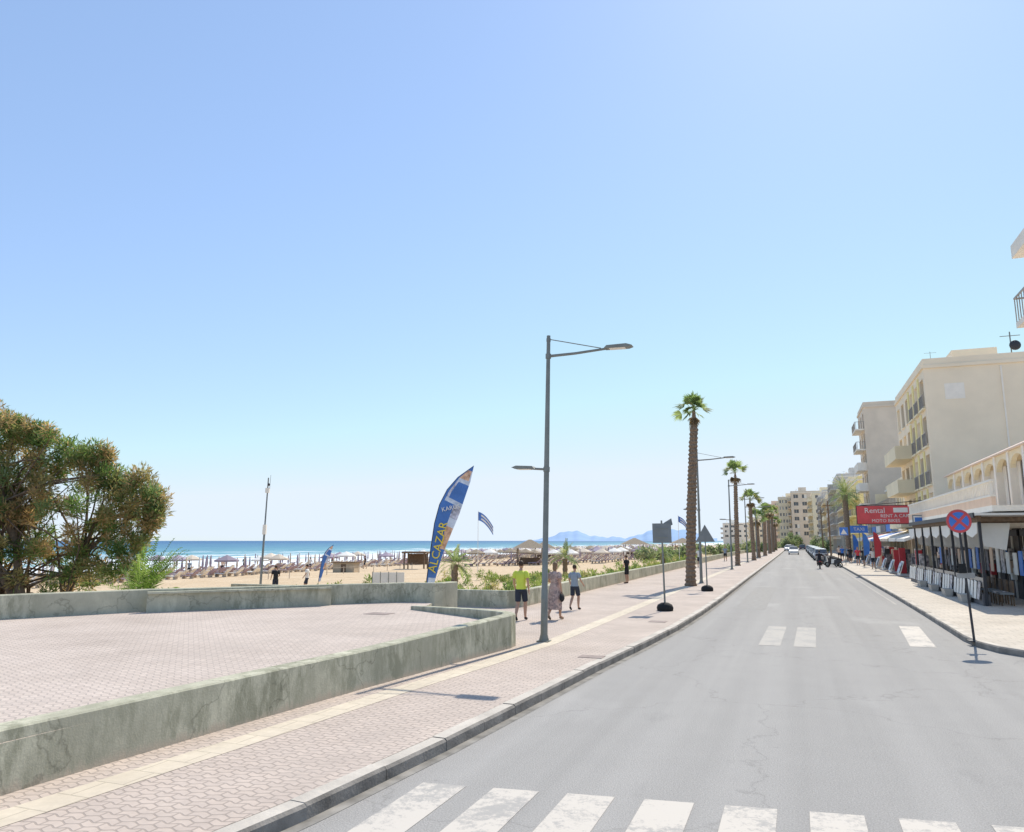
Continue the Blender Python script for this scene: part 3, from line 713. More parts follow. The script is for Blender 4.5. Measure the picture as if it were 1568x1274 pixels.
# ------------------------------------------------------------ buildings
def building(name,x0,x1,y0,y1,H,nf,wm,fb,sb=0,ground=3.6,balc=None,trim=None,bm=None,seed=0,win=.5,shop=True,divid=True,roofitems=True,zb=.15):
    rs=random.Random(seed); b=B(name); T=.28; trim=trim or wm; bm=bm or wm
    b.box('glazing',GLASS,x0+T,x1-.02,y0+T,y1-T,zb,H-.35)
    fh=(H-ground-.5)/max(1,nf)
    def facade(axis,nb,lo,hi):
        def bx(pn,m,t0,t1,z0,z1,d0=0,d1=T):
            if axis=='F': b.box(pn,m,x0+d0,x0+d1,t0,t1,z0,z1)
            else: b.box(pn,m,t0,t1,y0+d0,y0+d1,z0,z1)
        if nb==0: bx('walls',wm,lo,hi,zb,H-.35); return
        bw_=(hi-lo)/nb
        if axis=='F' and shop:
            bx('walls',wm,lo,hi,ground-.7,ground)
            for k in range(nb+1):
                t=lo+k*bw_; bx('walls',wm,max(lo,t-.18),min(hi,t+.18),zb,ground-.7)
        else: bx('walls',wm,lo,hi,zb,ground)
        for f in range(nf):
            a=ground+f*fh; sill=a+(.25 if balc and axis=='F' else .95); head=a+fh-.45
            bx('walls',wm,lo,hi,a,sill); bx('walls',wm,lo,hi,head,a+fh)
            for k in range(nb):
                t=lo+k*bw_; wd=bw_*win/2; c=t+bw_/2
                bx('walls',wm,t,c-wd,sill,head); bx('walls',wm,c+wd,t+bw_,sill,head)
                bx('window_frames',WHITE,c-.03,c+.03,sill,head,T-.06,T-.01); bx('window_frames',WHITE,c-wd,c+wd,head-.07,head,T-.06,T-.01); bx('window_frames',WHITE,c-wd,c-wd+.06,sill,head-.07,T-.06,T-.01)
                bx('sills',trim,c-wd-.05,c+wd+.05,sill-.06,sill-.002,-.06,-.003)
                if rs.random()<.4: bx('curtains',CANV,c+.03,c+wd,sill,head-.07,T-.055,T-.02)
        bx('walls',wm,lo,hi,ground+nf*fh,H-.35)
    facade('F',fb,y0,y1); facade('S',sb,x0+T,x1)
    b.box('walls',wm,x0+T,x1,y1-T,y1,zb,H-.35)
    b.box('roof',trim,x0-.12,x1+.05,y0-.12,y1+.05,H-.35,H-.12)
    b.box('parapet',wm,x0,x0+.2,y0,y1,H-.12,H+.35); b.box('parapet',wm,x0+.2,x1,y0,y0+.2,H-.12,H+.35)
    if roofitems:
        b.box('stair_tower',wm,x0+3,x0+6,y0+(y1-y0)*.4,y0+(y1-y0)*.6,H-.12,H+2.2)
        for k in range(3):
            X=x0+1+rs.random()*3; Y=y0+rs.random()*(y1-y0); b.cyl('antenna',STEEL,(X,Y,H),(X,Y,H+1.6),.02,.02,4); b.cyl('antenna',STEEL,(X-.4,Y,H+1.5),(X+.4,Y,H+1.5),.012,.012,4)
        b.cyl('water_heater',WHITE,(x0+2,y0+1.5,H+.5),(x0+2,y0+2.7,H+.5),.25,.25,8)
    if balc:
        for (ya,yb,fl,dep) in balc:
            for f in fl:
                z=ground+f*fh
                b.box('balconies',bm,x0-dep,x0-.002,ya,yb,z-.08,z+.1)
                if rs.random()<.3:
                    b.box('balconies',bm,x0-dep,x0-dep+.1,ya,yb,z+.1,z+.95); b.box('balconies',bm,x0-dep+.1,x0-.002,ya,ya+.1,z+.1,z+.95)
                else:
                    b.box('railings',RAIL,x0-dep,x0-dep+.05,ya,yb,z+.98,z+1.03); b.box('railings',RAIL,x0-dep+.05,x0-.002,ya,ya+.05,z+.98,z+1.03)
                    yy=ya; step=.14 if y0<70 else .3
                    while yy<yb: b.box('railings',RAIL,x0-dep+.01,x0-dep+.03,yy,yy+.02*(1 if y0<70 else 2.5),z+.1,z+.98); yy+=step
                    xx=x0-dep+.1
                    while xx<x0: b.box('railings',RAIL,xx,xx+.02*(1 if y0<70 else 2.5),ya+.01,ya+.03,z+.1,z+.98); xx+=step
                if divid: b.box('balcony_dividers',wm,x0-dep+.1,x0-.002,yb-.12,yb-.002,z+.1,z+fh-.08)
    return b
b=building('beige_hotel',9,24,58,73.5,14.7,4,BEIGE,6,0,3.6,[(65.5,73,(0,1,2),1.3)],BEIGE,CREAM,1,.62,divid=False)
b.box('window_panel',WHITE,10.2,11.4,57.97,57.998,12.1,13.2); b.box('pipe',WHITE,13.6,13.7,57.93,57.998,.2,14.2)
fh=(14.7-3.6-.5)/4
for f in range(4):
    z=3.6+f*fh
    for k in range(3):
        yc=58+(k+.5)*15.5/6; b.box('balconettes',RAIL,8.86,8.9,yc-.9,yc+.9,z+1.0,z+1.05)
        for q_ in range(13): b.box('balconettes',RAIL,8.87,8.89,yc-.9+q_*.148,yc-.875+q_*.148,z+.1,z+1.0)
        b.box('balconettes',CREAM,8.8,8.998,yc-.95,yc+.95,z-.02,z+.1)
    for k in range(1,4): b.box('yellow_piers',YEL,8.93,8.996,58+k*15.5/6-.3,58+k*15.5/6+.3,z+.12,z+fh-.1)
b.cyl('satellite_mast',STEEL,(14.5,58.5,14.8),(14.5,58.5,16.6),.04,.04,6); b.ell('satellite_dish',DARK,(14.7,58.3,15.6),(.35,.12,.35),12,8); b.box('aerial',STEEL,13.9,15.1,58.48,58.52,16.3,16.34)
b.done()
building('grey_hotel',9,26,104,113,19.6,6,GREYP,3,0,3.6,[(104.5,110,range(6),1.1)],GREYP,WHITE,2,.5,divid=False,roofitems=False).done()
building('cream_guesthouse',10.5,24,79,101,8.6,2,CREAM,7,3,3.4,[(80,100,(0,1),1.4)],WHITE,CREAM,3).done()
specs=[(9.5,22,127,146,12.0,3,YEL,14),(9.5,24,148,168,13.5,4,CREAM,15),(8.8,22,171,190,16.0,5,BLUEG,16),(9,22,193,212,13.5,4,GREYP,17),(8.6,24,215,236,15,5,CREAM,18),(8.2,22,240,262,17,5,BLUEG,19),
 (6,20,280,300,19,6,CREAM,20),(-1,12,318,334,21.5,6,GREYP,21),(-6,-1.2,330,350,20,6,CREAM,24),(-13,-6.4,372,392,19,5,PINK,22),(-22,-13.4,410,425,14,4,CREAM,23),(-38,-24,440,460,12,3,WHITE,25)]
nm=['yellow_apartment_block','cream_apartment_block','bluegrey_apartment_block','grey_apartment_block','cream_apartment_block','bluegrey_apartment_block','cream_hotel','grey_hotel','cream_hotel','peach_hotel','cream_house','white_house']
for n_,(x0,x1,y0,y1,H,nf,m,sd) in zip(nm,specs):
    building(n_,x0,x1,y0,y1,H,nf,m,5,(4 if y0>270 else 3),3.6,[(y0+.5,y1-.5,range(nf),1.3)],WHITE,m,sd,.55).done()
b=building('white_apartment_block',9.45,20,20.5,31.6,12.9,4,WHITE,4,2,3.6,None,WHITE,WHITE,31,.55,roofitems=False)
b.prism('roof_canopy',WHITE,[(8.25,24,13.0),(8.25,31.9,13.0),(9.44,31.9,13.0),(9.44,24,13.0)],(0,0,.5)); b.box('upper_balcony',WHITE,8.15,9.448,24,31.9,10.3,10.5)
b.box('upper_railing',RAIL,8.15,8.2,24,31.9,11.4,11.46); b.box('upper_railing',RAIL,8.2,9.448,31.85,31.9,11.4,11.46)
yy=24.05
while yy<31.9: b.box('upper_railing',RAIL,8.16,8.19,yy,yy+.03,10.5,11.4); yy+=.3
b.done()
b=B('white_guesthouse')
b.box('walls',CREAM,9.3,20,33.8,50.5,4.0,6.2); b.box('ground_floor_walls',WHITE,8.6,20,33,55,.15,3.6)
b.box('terrace_slab',WHITE,7.0,20,33,55.5,3.6,3.82)
b.prism('roof_eave',mat('terracotta',(.80,.64,.52),.9,.12,5),[(8.4,33.4,6.25),(9.9,33.4,6.95),(20,33.4,6.95),(20,33.4,6.2),(8.4,33.4,6.2)],(0,17.4,0))
b.box('parapet',PINK,7.0,7.15,33,55.5,3.82,4.15); b.box('parapet',WHITE,6.98,7.17,33,55.5,4.15,4.22)
y=34.2
while y<50:
    b.box('columns',WHITE,8.5,8.8,y,y+.3,3.82,6.2)
    n=10; pts=[(8.55,y+.3,6.19),(8.55,y+.3,5.5)]+[(8.55,y+.3+1.0-1.0*math.cos(math.pi*k/n),5.5+.5*math.sin(math.pi*k/n)) for k in range(1,n)]+[(8.55,y+2.3,5.5),(8.55,y+2.3,6.19)]
    b.prism('arches',CREAM,pts,(.2,0,0)); b.box('doors',GLASS,9.26,9.298,y+.6,y+2.0,3.83,5.9); b.box('shutters',WHITE,9.22,9.258,y+1.3,y+2.0,3.83,5.9)
    y+=2.3
y=33.1
while y<55.3: b.box('balustrade',WHITE,7.03,7.1,y,y+.07,4.22,4.72); y+=.28
b.box('balustrade',WHITE,7.0,7.14,33,55.5,4.72,4.8)
b.done()
b=B('shopfront_row')
SG=mat('shop_goods',(.50,.46,.44),.8,.8,6); SG2=mat('shop_goods_dark',(.18,.165,.17),.8,.8,6)
GC=(CANV,SG,SG2,SG,SG2,CANV,RED,PINK,BLUE)
y=33.2
while y<55:
    b.box('dark_opening_panels',DIM,8.52,8.598,y+.2,y+2.5,.15,3.0)
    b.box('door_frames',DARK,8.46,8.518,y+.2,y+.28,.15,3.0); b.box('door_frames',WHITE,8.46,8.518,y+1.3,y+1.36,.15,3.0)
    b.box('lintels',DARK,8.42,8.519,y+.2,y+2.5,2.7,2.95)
    for q_ in range(7):
        zz=.3+random.random()*1.8; yy=y+.3+random.random()*1.9
        b.box('goods',random.choice(GC),8.25+random.random()*.15,8.45,yy,yy+.28,zz,zz+random.uniform(.25,.6))
    y+=2.72
b.box('canopy_beam',WOOD,6.3,6.45,32.2,48.8,3.2,3.42)
b.box('canopy_roof',CANV,6.2,8.9,32.0,48.9,3.42,3.5)
b.box('canopy_fascia',DARK,6.14,6.196,32.0,48.9,3.34,3.52)
for yy in np.arange(32.4,49,2.7):
    b.box('posts',DARK,6.36,6.46,yy,yy+.1,.15,3.2)
    b.prism('shades',CANV,[(6.5,yy+.5,3.15),(7.5,yy+.5,3.15),(7.3,yy+.5,2.15),(6.6,yy+.5,2.3)],(0,.04,0))
    b.prism('shades',CANV,[(6.38,yy+.3,3.18),(6.38,yy+2.4,3.18),(6.38,yy+2.3,2.75),(6.38,yy+1.3,2.62),(6.38,yy+.4,2.78)],(.02,0,0))
    b.box('roof_rafters',WOOD,6.46,8.5,yy,yy+.1,3.2,3.38)
    b.box('windbreaks',GLASS,6.38,6.41,yy+.1,yy+2.7,.8,1.15); b.box('low_planters',mat('dark_planter',(.16,.15,.15),.8),6.3,6.55,yy+.1,yy+2.65,.15,.55)
    for q_ in range(4): b.prism('white_cards',CANV if random.random()<.8 else SG,[(6.22,yy+.25+q_*.6,.35),(6.29,yy+.25+q_*.6,.98),(6.29,yy+.62+q_*.6,.98+.08*random.random()),(6.22,yy+.70+q_*.6,.35)],(.015,0,0))
    for q_ in range(3):
        yq=yy+.3+q_*.8
        b.box('chairs',random.choice((SB_,WOOD,SG)),6.9,7.35,yq,yq+.4,.55,.62); b.box('chairs',WOOD,7.3,7.36,yq,yq+.4,.62,1.05)
        for lx in (6.92,7.3): b.box('chairs',WOOD,lx,lx+.04,yq,yq+.04,.15,.55); b.box('chairs',WOOD,lx,lx+.04,yq+.36,yq+.4,.15,.55)
        b.box('wall_pictures',random.choice((CANV,SG,SG2,CANV,PINK,BLUE)),7.9,7.93,yq,yq+.5,1.2,2.0+.3*random.random())
b.done()
b=B('souvenir_shops')
y=56; cols=[CANV,CANV,mat('awning_stripe',(.70,.62,.50),.9),CANV,BLUE,CANV,RED,CANV,CANV]; k=0
while y<102:
    b.prism('awnings',cols[k%9],[(9.1,y,3.35),(6.7,y,2.65),(6.7,y,2.45),(9.1,y,3.25)],(0,4.2,0))
    b.box('fascias',random.choice((DARK,BLUE,WHITE,SB_)),8.6,8.7,y,y+4.2,3.4,4.1)
    for q_ in range(8):
        yy=y+random.random()*4; z=.15; x_=7.0+random.random()*1.2
        b.box('display_stands',random.choice((CANV,SG,SG,SG2,SG2,PINK,RED,DARK,BLUE)),x_,x_+.4,yy,yy+.3,z,z+random.uniform(.8,1.9))
    b.prism('price_boards',CANV,[(6.3,y+.5,.25),(6.6,y+.5,1.15),(6.64,y+.5,1.15),(6.34,y+.5,.25)],(0,1.3,0)); b.prism('price_boards',mat('board_photo',(.35,.42,.5),.7,.8,6),[(6.27,y+.6,.4),(6.5,y+.6,1.05),(6.52,y+.6,1.05),(6.29,y+.6,.4)],(0,1.1,0))
    y+=5.0;k+=1
b.done()
b=B('planters')
PG=mat('planter_grey',(.46,.43,.38),.9)
for yy in (34,37.5,41,44.5): b.prism('box',PG,[(5.9,yy,.15),(6.15,yy,.15),(6.2,yy,.45),(5.85,yy,.45)],(0,.8,0))
b.done()
b=B('rental_sign'); b.box('panel',RD2,4.4,8.0,62.0,62.12,3.75,5.05); b.box('frame',DARK,4.35,8.05,62.13,62.2,3.7,5.1); b.cyl('bracket',DARK,(4.6,62.1,5.1),(8.9,62.1,5.4),.03,.03,5)
b.box('bracket',DARK,8.0,9.0,62.1,62.18,4.6,4.7)
Rx=Matrix.Rotation(math.radians(90),4,'X')
b.text('Rental',Matrix.Translation((5.6,61.99,4.70))@Rx,.55,CANV); b.text('RENT A CAR',Matrix.Translation((6.9,61.99,4.30))@Rx,.33,CANV); b.text('MOTO BIKES',Matrix.Translation((6.3,61.99,3.95))@Rx,.33,CANV); b.box('white_box',CANV,6.85,7.8,61.985,61.998,4.55,4.9)
b.done()
b=B('shop_sign'); b.box('panel',SB_,6.5,8.4,50,50.1,3.1,4.0); b.box('face',CANV,6.55,8.35,49.985,49.998,3.16,3.94); b.box('logo',BLUE,6.62,7.1,49.975,49.984,3.25,3.85); b.text('Sea U',Matrix.Translation((7.72,49.98,3.55))@Rx,.45,BLUE); b.cyl('bracket',DARK,(7,50.15,3.9),(9,50.15,4.1),.03,.03,5); b.done()
for (x,y,m) in ((5.9,68,RED),(5.9,92,BLUE),(5.7,76,BLUE)):
    b=B('advertising_flag',(x,y,.146)); b.cyl('pole',STEEL,(0,0,0),(0,0,3.1),.02,.02,5)
    b.prism('sail',m,[(0,0,1.0),(.5,0,1.2),(.55,0,2.2),(.3,0,2.9),(0,0,3.1)],(0,.015,0)); b.done()
for (x,y) in ((4.6,118),(4.6,150)):
    b=B('utility_pole',(x,y,.146)); b.cyl('pole',WOOD,(0,0,0),(0,0,8),.12,.09,8); b.box('crossarm',WOOD,-.7,.7,-.05,.05,7.3,7.42); b.done()

# ------------------------------------------------------------ people
def skinmesh(verts,edges,radii,roots,sub=1):
    me=D.meshes.new('sk'); me.from_pydata(verts,edges,[]); o=D.objects.new('sk',me); col.objects.link(o)
    m=o.modifiers.new('s','SKIN'); m.use_smooth_shade=True
    o.modifiers.new('u','SUBSURF').levels=sub
    for i,d in enumerate(me.skin_vertices[0].data):
        r=radii[i]; d.radius=(r,r) if not isinstance(r,tuple) else r; d.use_root=i in roots
    C.view_layer.update(); ev=o.evaluated_get(C.evaluated_depsgraph_get()); m2=ev.to_mesh()
    V=[tuple(v.co) for v in m2.vertices]; F=[tuple(p.vertices) for p in m2.polygons]; ev.to_mesh_clear(); D.objects.remove(o); return V,F
WALK=dict(hr=(.09,0,.93),kr=(.10,.17,.52),ar=(.10,.14,.10),tr=(.11,.30,.04),hl=(-.09,0,.93),kl=(-.10,.02,.50),al=(-.10,-.27,.16),tl=(-.10,-.15,.04),
  sr=(.18,-.01,1.43),er=(.24,-.10,1.16),wr=(.25,-.04,.92),sl=(-.18,.01,1.43),el=(-.24,.05,1.16),wl=(-.23,.20,.96))
STAND=dict(WALK,kr=(.10,.02,.5),ar=(.11,0,.09),tr=(.13,.16,.04),kl=(-.10,.03,.5),al=(-.12,-.03,.09),tl=(-.15,.12,.04),er=(.25,0,1.15),wr=(.2,.2,1.1))
RIDE=dict(hr=(.10,-.05,.80),kr=(.20,.33,.72),ar=(.18,.26,.33),tr=(.18,.42,.28),hl=(-.10,-.05,.80),kl=(-.20,.33,.72),al=(-.18,.26,.33),tl=(-.18,.42,.28),
  sr=(.19,.02,1.29),er=(.30,.2,1.08),wr=(.29,.40,1.04),sl=(-.19,.02,1.29),el=(-.30,.2,1.08),wl=(-.29,.40,1.04))
def human(name,loc,rz,h,pose,shirt,legs,hair,kind='shorts',hairm=None,shoes=None,bag=None,helmet=False,hands=True):
    b=B(name,loc,rz); k=h/1.75; P={a:Vector(c)*k for a,c in pose.items()}
    zc=pose['hr'][2]; oy=pose['sr'][1]*.5
    pel=Vector((0,pose['hr'][1],zc+.03))*k; sp=Vector((0,pose['hr'][1]*.6,zc+.20))*k; ch=Vector((0,oy,zc+.42))*k; nk=Vector((0,oy+.01,zc+.57))*k; hd=Vector((0,oy+.03,zc+.66))*k
    vs=[pel,sp,ch,nk,hd, P['hr'],P['kr'],P['ar'],P['tr'],P['hl'],P['kl'],P['al'],P['tl'],P['sr'],P['er'],P['wr'],P['sl'],P['el'],P['wl']]
    es=[(0,1),(1,2),(2,3),(3,4),(0,5),(5,6),(6,7),(7,8),(0,9),(9,10),(10,11),(11,12),(2,13),(13,14),(14,15),(2,16),(16,17),(17,18)]
    rr=[(.115,.09),(.105,.08),(.115,.085),.055,.05,.08,.058,.038,.035,.08,.058,.038,.035,.048,.038,.026,.048,.038,.026]
    rr=[tuple(y*k for y in x) if isinstance(x,tuple) else x*k for x in rr]; roots={0}
    for (kn,an) in ((6,7),(10,11)):
        o=len(vs); m=vs[kn].lerp(vs[an],.35)+Vector((0,-.02,0))*k; vs.append(m); es.remove((kn,an)); es+=[(kn,o),(o,an)]; rr.append(.062*k)
    for w_,e_ in ((15,14),(18,17)):
        W=vs[w_]; d=(W-vs[e_]).normalized(); sx=Vector((0,1,0)); sx=(sx-d*sx.dot(d)).normalized(); cx=d.cross(sx)
        o=len(vs); vs.append(W+d*.07*k); es.append((w_,o)); rr.append(.034*k)
        if hands:
            for q_,(t,l) in enumerate(((-1.5,.07),(-.5,.085),(.5,.08),(1.5,.062))):
                o2=len(vs); a=W+d*.08*k+sx*t*.019*k; vs+= [a,a+d*l*.5*k,a+d*l*.9*k+cx*.02*k]; es+=[(o2,o2+1),(o2+1,o2+2)]; rr+=[.009*k,.0085*k,.007*k]; roots.add(o2)
            o2=len(vs); a=W+d*.035*k-sx*.025*k; vs+=[a,a+(d*.6-sx*.8)*.035*k,a+(d*.9-sx*.6)*.06*k]; es+=[(o2,o2+1),(o2+1,o2+2)]; rr+=[.011*k,.01*k,.008*k]; roots.add(o2)
    V,F=skinmesh(vs,es,rr,roots); b.add('body',SKIN,V,F,True)
    hc=hd+Vector((0,.015,.075))*k
    b.ell('head',SKIN,hc,(.075*k,.093*k,.116*k),14,10); b.ell('head',SKIN,hc+Vector((0,.095,-.01))*k,(.013*k,.02*k,.022*k),6,4); b.ell('head',SKIN,hc+Vector((0,.03,-.07))*k,(.052*k,.06*k,.055*k),10,8)
    for s in (-1,1):
        b.ell('head',SKIN,hc+Vector((s*.076,-.005,-.005))*k,(.012*k,.02*k,.03*k),6,4); b.ell('eyes',BLACK,hc+Vector((s*.03,.084,.012))*k,(.011*k,.009*k,.007*k),6,4)
    b.ell('mouth',LIP,hc+Vector((0,.087,-.055))*k,(.022*k,.008*k,.006*k),6,4)
    H=hairm or mat('brown_hair',(.06,.035,.02),.6)
    if helmet: b.ell('helmet',DARK,hc+Vector((0,-.01,.02))*k,(.112*k,.13*k,.13*k),14,10)
    else:
        b.ell('hair',H,hc+Vector((0,-.022,.030))*k,(.083*k,.092*k,.100*k),14,10,.02)
        if hair=='long': b.ell('hair',H,hc+Vector((0,-.06,-.07))*k,(.07*k,.045*k,.12*k),12,8,.04)
    hem=pel+Vector((0,0,-.03))*k
    L=[(hem,.158,.122),(pel+Vector((0,0,.05))*k,.150,.118),(sp,.142,.112),(sp.lerp(ch,.5),.155,.12),(ch,.172,.122),(ch+Vector((0,0,.06))*k,.168,.108),(ch+Vector((0,0,.10))*k,.125,.09),(ch+Vector((0,0,.125))*k,.078,.07),(ch+Vector((0,0,.14))*k,.064,.062)]
    b.rings('shirt',shirt,[(c,rx*k,ry*k) for c,rx,ry in L])
    for sd,el in (('sr','er'),('sl','el')):
        s0=P[sd]; inn=Vector((s0.x*.62,s0.y,s0.z-.005*k)); e0=s0.lerp(P[el],.62)
        b.tube('shirt',shirt,[inn,s0.lerp(inn,.25)+Vector((0,0,-.002)),s0.lerp(P[el],.12),e0],[.05*k,.066*k,.071*k,.067*k],12)
    if kind=='dress':
        n=20; vsd=[];fsd=[]; rings=10; zt=sp.z; z1=.32*k
        for i in range(rings):
            t=i/(rings-1); z=zt*(1-t)+z1*t; r=(.147+.09*t+.03*math.sin(t*3.1))*k
            for j in range(n):
                a=6.2832*j/n; q=r*(1+.10*t*math.sin(a*6+t*2)); vsd.append((q*math.cos(a),pel.y+q*.9*math.sin(a)-.03*t*k,z))
        for i in range(rings-1):
            for j in range(n): fsd.append((i*n+j,(i+1)*n+j,(i+1)*n+(j+1)%n,i*n+(j+1)%n))
        b.add('skirt',legs,vsd,fsd,True)
    else:
        pn='shorts' if kind=='shorts' else 'trousers'
        b.rings(pn,legs,[(pel+Vector((0,0,.06))*k,.146*k,.114*k),(pel,.154*k,.118*k),(pel+Vector((0,0,-.06))*k,.158*k,.12*k),(pel+Vector((0,0,-.11))*k,.145*k,.105*k),(pel+Vector((0,0,-.14))*k,.09*k,.06*k),(pel+Vector((0,0,-.15))*k,.01*k,.01*k)])
        for hp,kn,an in (('hr','kr','ar'),('hl','kl','al')):
            if kind=='shorts': b.tube(pn,legs,[P[hp],P[hp].lerp(P[kn],.3),P[hp].lerp(P[kn],.86)],[.09*k,.094*k,.086*k],12)
            else: b.tube(pn,legs,[P[hp],P[hp].lerp(P[kn],.5),P[kn],P[kn].lerp(P[an],.9)],[.092*k,.088*k,.072*k,.06*k],12)
    sm=shoes or BLACK
    for a,t in (('ar','tr'),('al','tl')):
        A=P[a];T=P[t]; V,F=skinmesh([A+(A-T)*.15+Vector((0,0,-.045))*k,A.lerp(T,.5)+Vector((0,0,-.02))*k,T+(T-A)*.25+Vector((0,0,.002))*k],[(0,1),(1,2)],[.042*k,.045*k,.036*k],{0}); b.add('shoes',sm,V,F,True)
    if bag:
        c=P['wr']+Vector((.02,0,-.24))*k; b.ell('bag',bag,c,(.05*k,.15*k,.12*k),10,8,.05); b.tube('bag_straps',bag,[c+Vector((0,-.1,.08))*k,P['wr']+Vector((0,0,-.05))*k,c+Vector((0,.1,.08))*k],[.01,.01,.01],5)
    return b.done()
NEON=mat('neon_yellow_shirt',(.66,.74,.10),.8,.08); 
def m_pattern():
    m,nt,b=newmat('floral_fabric'); p=geo(nt); v=nt.nodes.new('ShaderNodeTexVoronoi'); v.inputs['Scale'].default_value=16; nt.links.new(p,v.inputs['Vector'])
    nt.links.new(ramp(nt,v.outputs['Color'],[(.2,(.50,.34,.29)),(.5,(.26,.20,.19)),(.8,(.58,.42,.35))]),b.inputs['Base Color']); b.inputs['Roughness'].default_value=.9; return m
FLO=m_pattern(); GB=mat('grey_blue_shirt',(.28,.33,.38),.85); NAV=mat('navy_shorts',(.035,.042,.06),.85); BLOND=mat('light_brown_hair',(.22,.14,.08),.6,.2,20)
human('man_walking',(-7.84,21.8,.15),.12,1.72,WALK,NEON,NAV,'short')
human('woman_walking',(-6.94,22.35,.15),-.2,1.68,dict(WALK,wl=(-.15,.22,1.15)),FLO,FLO,'long','dress',hairm=BLOND,bag=BLACK,shoes=mat('sandals',(.3,.2,.13)))
human('boy_walking',(-7.27,25.7,.15),-.1,1.5,dict(WALK,er=(.27,-.02,1.17),wr=(.3,.16,1.02)),GB,NAV,'short')
human('man_standing',(-9.0,42.6,.15),1.2,1.52,STAND,BLACK,BLACK,'short','shorts')
cl=[(BLACK,NAV),(CANV,NAV),(RED,BLACK),(GB,BLACK),(PINK,NAV),(BLUE,BLACK)]
for i,(x,y,r,t) in enumerate(((-30,39,1.,0),(-29,40.8,2,1),(5.6,82,3.1,2),(6.1,72,3.3,1),(5.3,88,0,0),(5.4,94,3.1,3),(5,104,0,4),(-7.8,92,3.1,3),(-8.2,70,0,1),(-7.5,110,3.1,4),(-60,85,1,1),(-56,92,2,0),(-70,80,0,4),(-50,110,1,3),(-79,95,1,0),(5.0,97,3,5),(5.9,79,.2,0),(-66,70,1,3),(-80,120,1,2),(-58,130,1,0))):
    human('pedestrian',(x,y,gz(x) if x<-10 else .15),r,1.72,WALK if i%3 else STAND,cl[t][0],cl[t][1],'short','shorts',hands=False)

# ------------------------------------------------------------ vehicles
def scooter(x,y,rz,colm,name='parked_scooter',z=.0):
    b=B(name,(x,y,z),rz)
    for yy in (-.62,.62):
        n=16; pts=[Vector((0,yy+.21*math.cos(k*6.2832/n),.25+.21*math.sin(k*6.2832/n))) for k in range(n+1)]
        b.tube('wheels',RUB,pts,[.05]*(n+1),6,False); b.cyl('hubs',STEEL,(-.04,yy,.25),(.04,yy,.25),.1,.1,10)
    b.prism('body',colm,[(-.12,-.85,.62),(-.12,-.55,.42),(-.12,-.15,.30),(-.12,.28,.28),(-.12,.30,.34),(-.12,-.08,.38),(-.12,-.12,.70),(-.12,-.8,.78)],(.24,0,0))
    b.ell('seat',RUB,(0,-.42,.80),(.14,.42,.07),10,6); b.prism('front_shield',colm,[(-.2,.32,.32),(.2,.32,.32),(.16,.48,.98),(-.16,.48,.98)],(0,.05,0))
    b.cyl('fork',STEEL,(0,.62,.25),(0,.42,.95),.03,.03,6); b.cyl('handlebar',DARK,(-.33,.38,1.02),(.33,.38,1.02),.018,.018,6)
    b.ell('headlight',CANV,(0,.50,.92),(.09,.07,.08),8,6); b.ell('tail_light',RED,(0,-.86,.68),(.08,.03,.04),8,4)
    b.prism('front_mudguard',colm,[(-.06,.42,.40),(-.06,.55,.51),(-.06,.72,.50),(-.06,.86,.36),(-.06,.72,.46),(-.06,.55,.46)],(.12,0,0))
    for s in (-1,1): b.cyl('mirrors',DARK,(s*.25,.38,1.02),(s*.3,.34,1.2),.008,.008,4); b.ell('mirrors',DARK,(s*.31,.34,1.23),(.06,.015,.04),8,4)
    return b.done()
scooter(1.9,74.5,0,DARK,'motorcycle'); 
human('motorcyclist',(1.9,74.2,.02),0,1.75,RIDE,BLACK,NAV,'short','long',helmet=True)
for i,y in enumerate((79,81.2,83.5,86,88.5,91)):
    scooter(3.2+random.uniform(-.1,.2),y,.9+random.uniform(-.2,.2),(DARK,WHITE,DARK,SB_,DARK,SB_)[i])
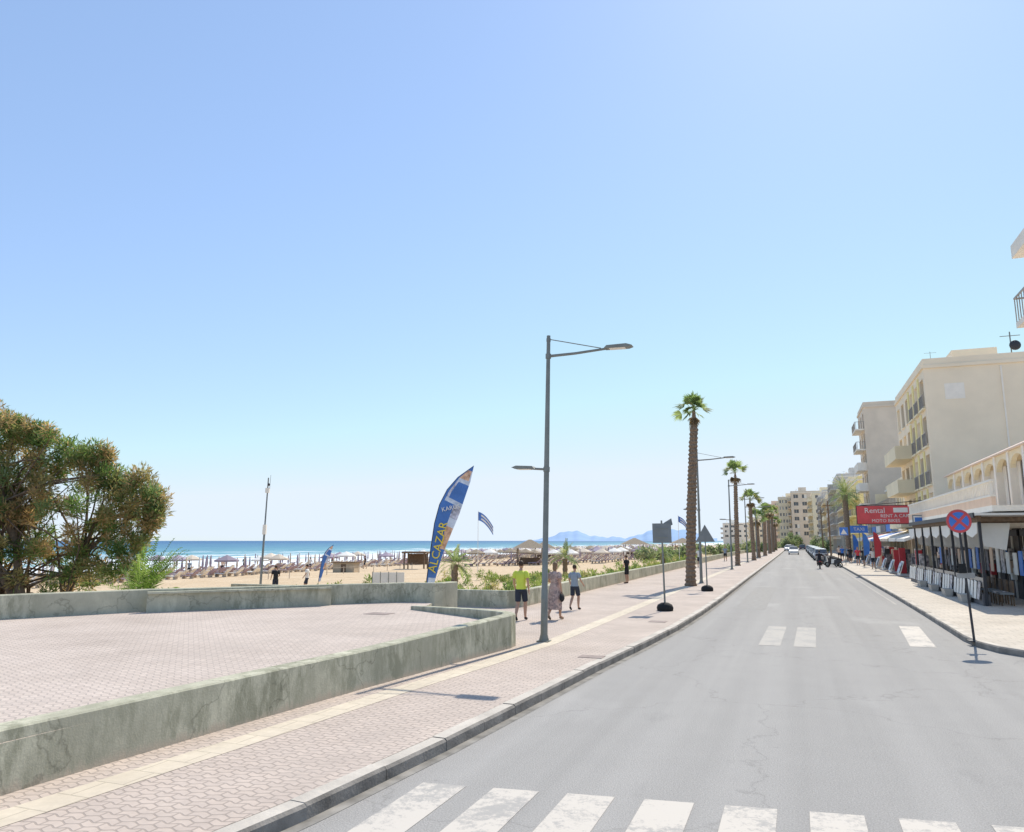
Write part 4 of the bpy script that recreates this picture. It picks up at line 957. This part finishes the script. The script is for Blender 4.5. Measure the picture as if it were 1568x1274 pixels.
def car(x,y,rz,colm,name='parked_car'):
    b=B(name,(x,y,0),rz)
    def loft(pn,m,secs):
        n=len(secs[0]); vs=[v for s in secs for v in s]; fs=[(i*n+k,i*n+(k+1)%n,(i+1)*n+(k+1)%n,(i+1)*n+k) for i in range(len(secs)-1) for k in range(n)]
        fs+=[tuple(range(n-1,-1,-1)),tuple((len(secs)-1)*n+k for k in range(n))]; b.add(pn,m,vs,fs)
    def sec(y,w,z0,z1,w2): return [(-w,y,z0),(w,y,z0),(w,y,(z0+z1)/2),(w2,y,z1),(-w2,y,z1),(-w,y,(z0+z1)/2)]
    loft('body',colm,[sec(-2.05,.72,.35,.78,.66),sec(-1.9,.84,.24,.92,.76),sec(-1.0,.88,.22,.95,.80),sec(.8,.88,.22,.95,.80),sec(1.6,.86,.24,.84,.76),sec(2.0,.76,.32,.68,.66)])
    loft('cabin_glass',GLASS,[sec(-1.75,.74,.9,.96,.70),sec(-1.25,.76,.9,1.40,.62),sec(.1,.76,.9,1.44,.62),sec(.95,.76,.9,.95,.72)])
    loft('roof',colm,[sec(-1.3,.6,1.38,1.44,.55),sec(-.6,.63,1.41,1.49,.58),sec(.1,.6,1.40,1.46,.55)])
    for s in (-1,1):
        for yy in (-1.25,1.3): b.cyl('wheels',RUB,(s*.70,yy,.31),(s*.895,yy,.31),.31,.31,16); b.cyl('hubcaps',STEEL,(s*.85,yy,.31),(s*.905,yy,.31),.18,.18,12)
        b.box('tail_lights',RED,min(s*.5,s*.72),max(s*.5,s*.72),-2.07,-1.95,.62,.78); b.box('headlights',CANV,min(s*.45,s*.7),max(s*.45,s*.7),1.93,2.03,.52,.66)
        b.box('mirrors',colm,min(s*.82,s*.98),max(s*.82,s*.98),.55,.7,.92,1.04)
        b.box('pillars',colm,min(s*.66,s*.70),max(s*.66,s*.70),-.45,-.38,.95,1.42)
    b.box('number_plate',CANV,-.26,.26,-2.09,-2.055,.45,.56); b.done()
WC=mat('white_car_paint',(.75,.75,.75),.25,.02,spec=.6); SC=mat('silver_car_paint',(.4,.41,.42),.3,.02,metal=.4); DC=mat('dark_car_paint',(.04,.05,.07),.25,.02,spec=.6)
car(-.5,150,math.pi,WC,'car'); car(-1.1,196,math.pi,SC,'car'); car(1.6,215,0,DC,'car')
for i,y in enumerate((107,113,122,129,137,144,152,160,170,182,195)):
    car(2.95,y,0,(SC,WC,DC,SC,SC,WC,DC)[i%7])
for i,y in enumerate((200,210,220,232)): car(-1.9,y,math.pi,(WC,SC,DC)[i%3])
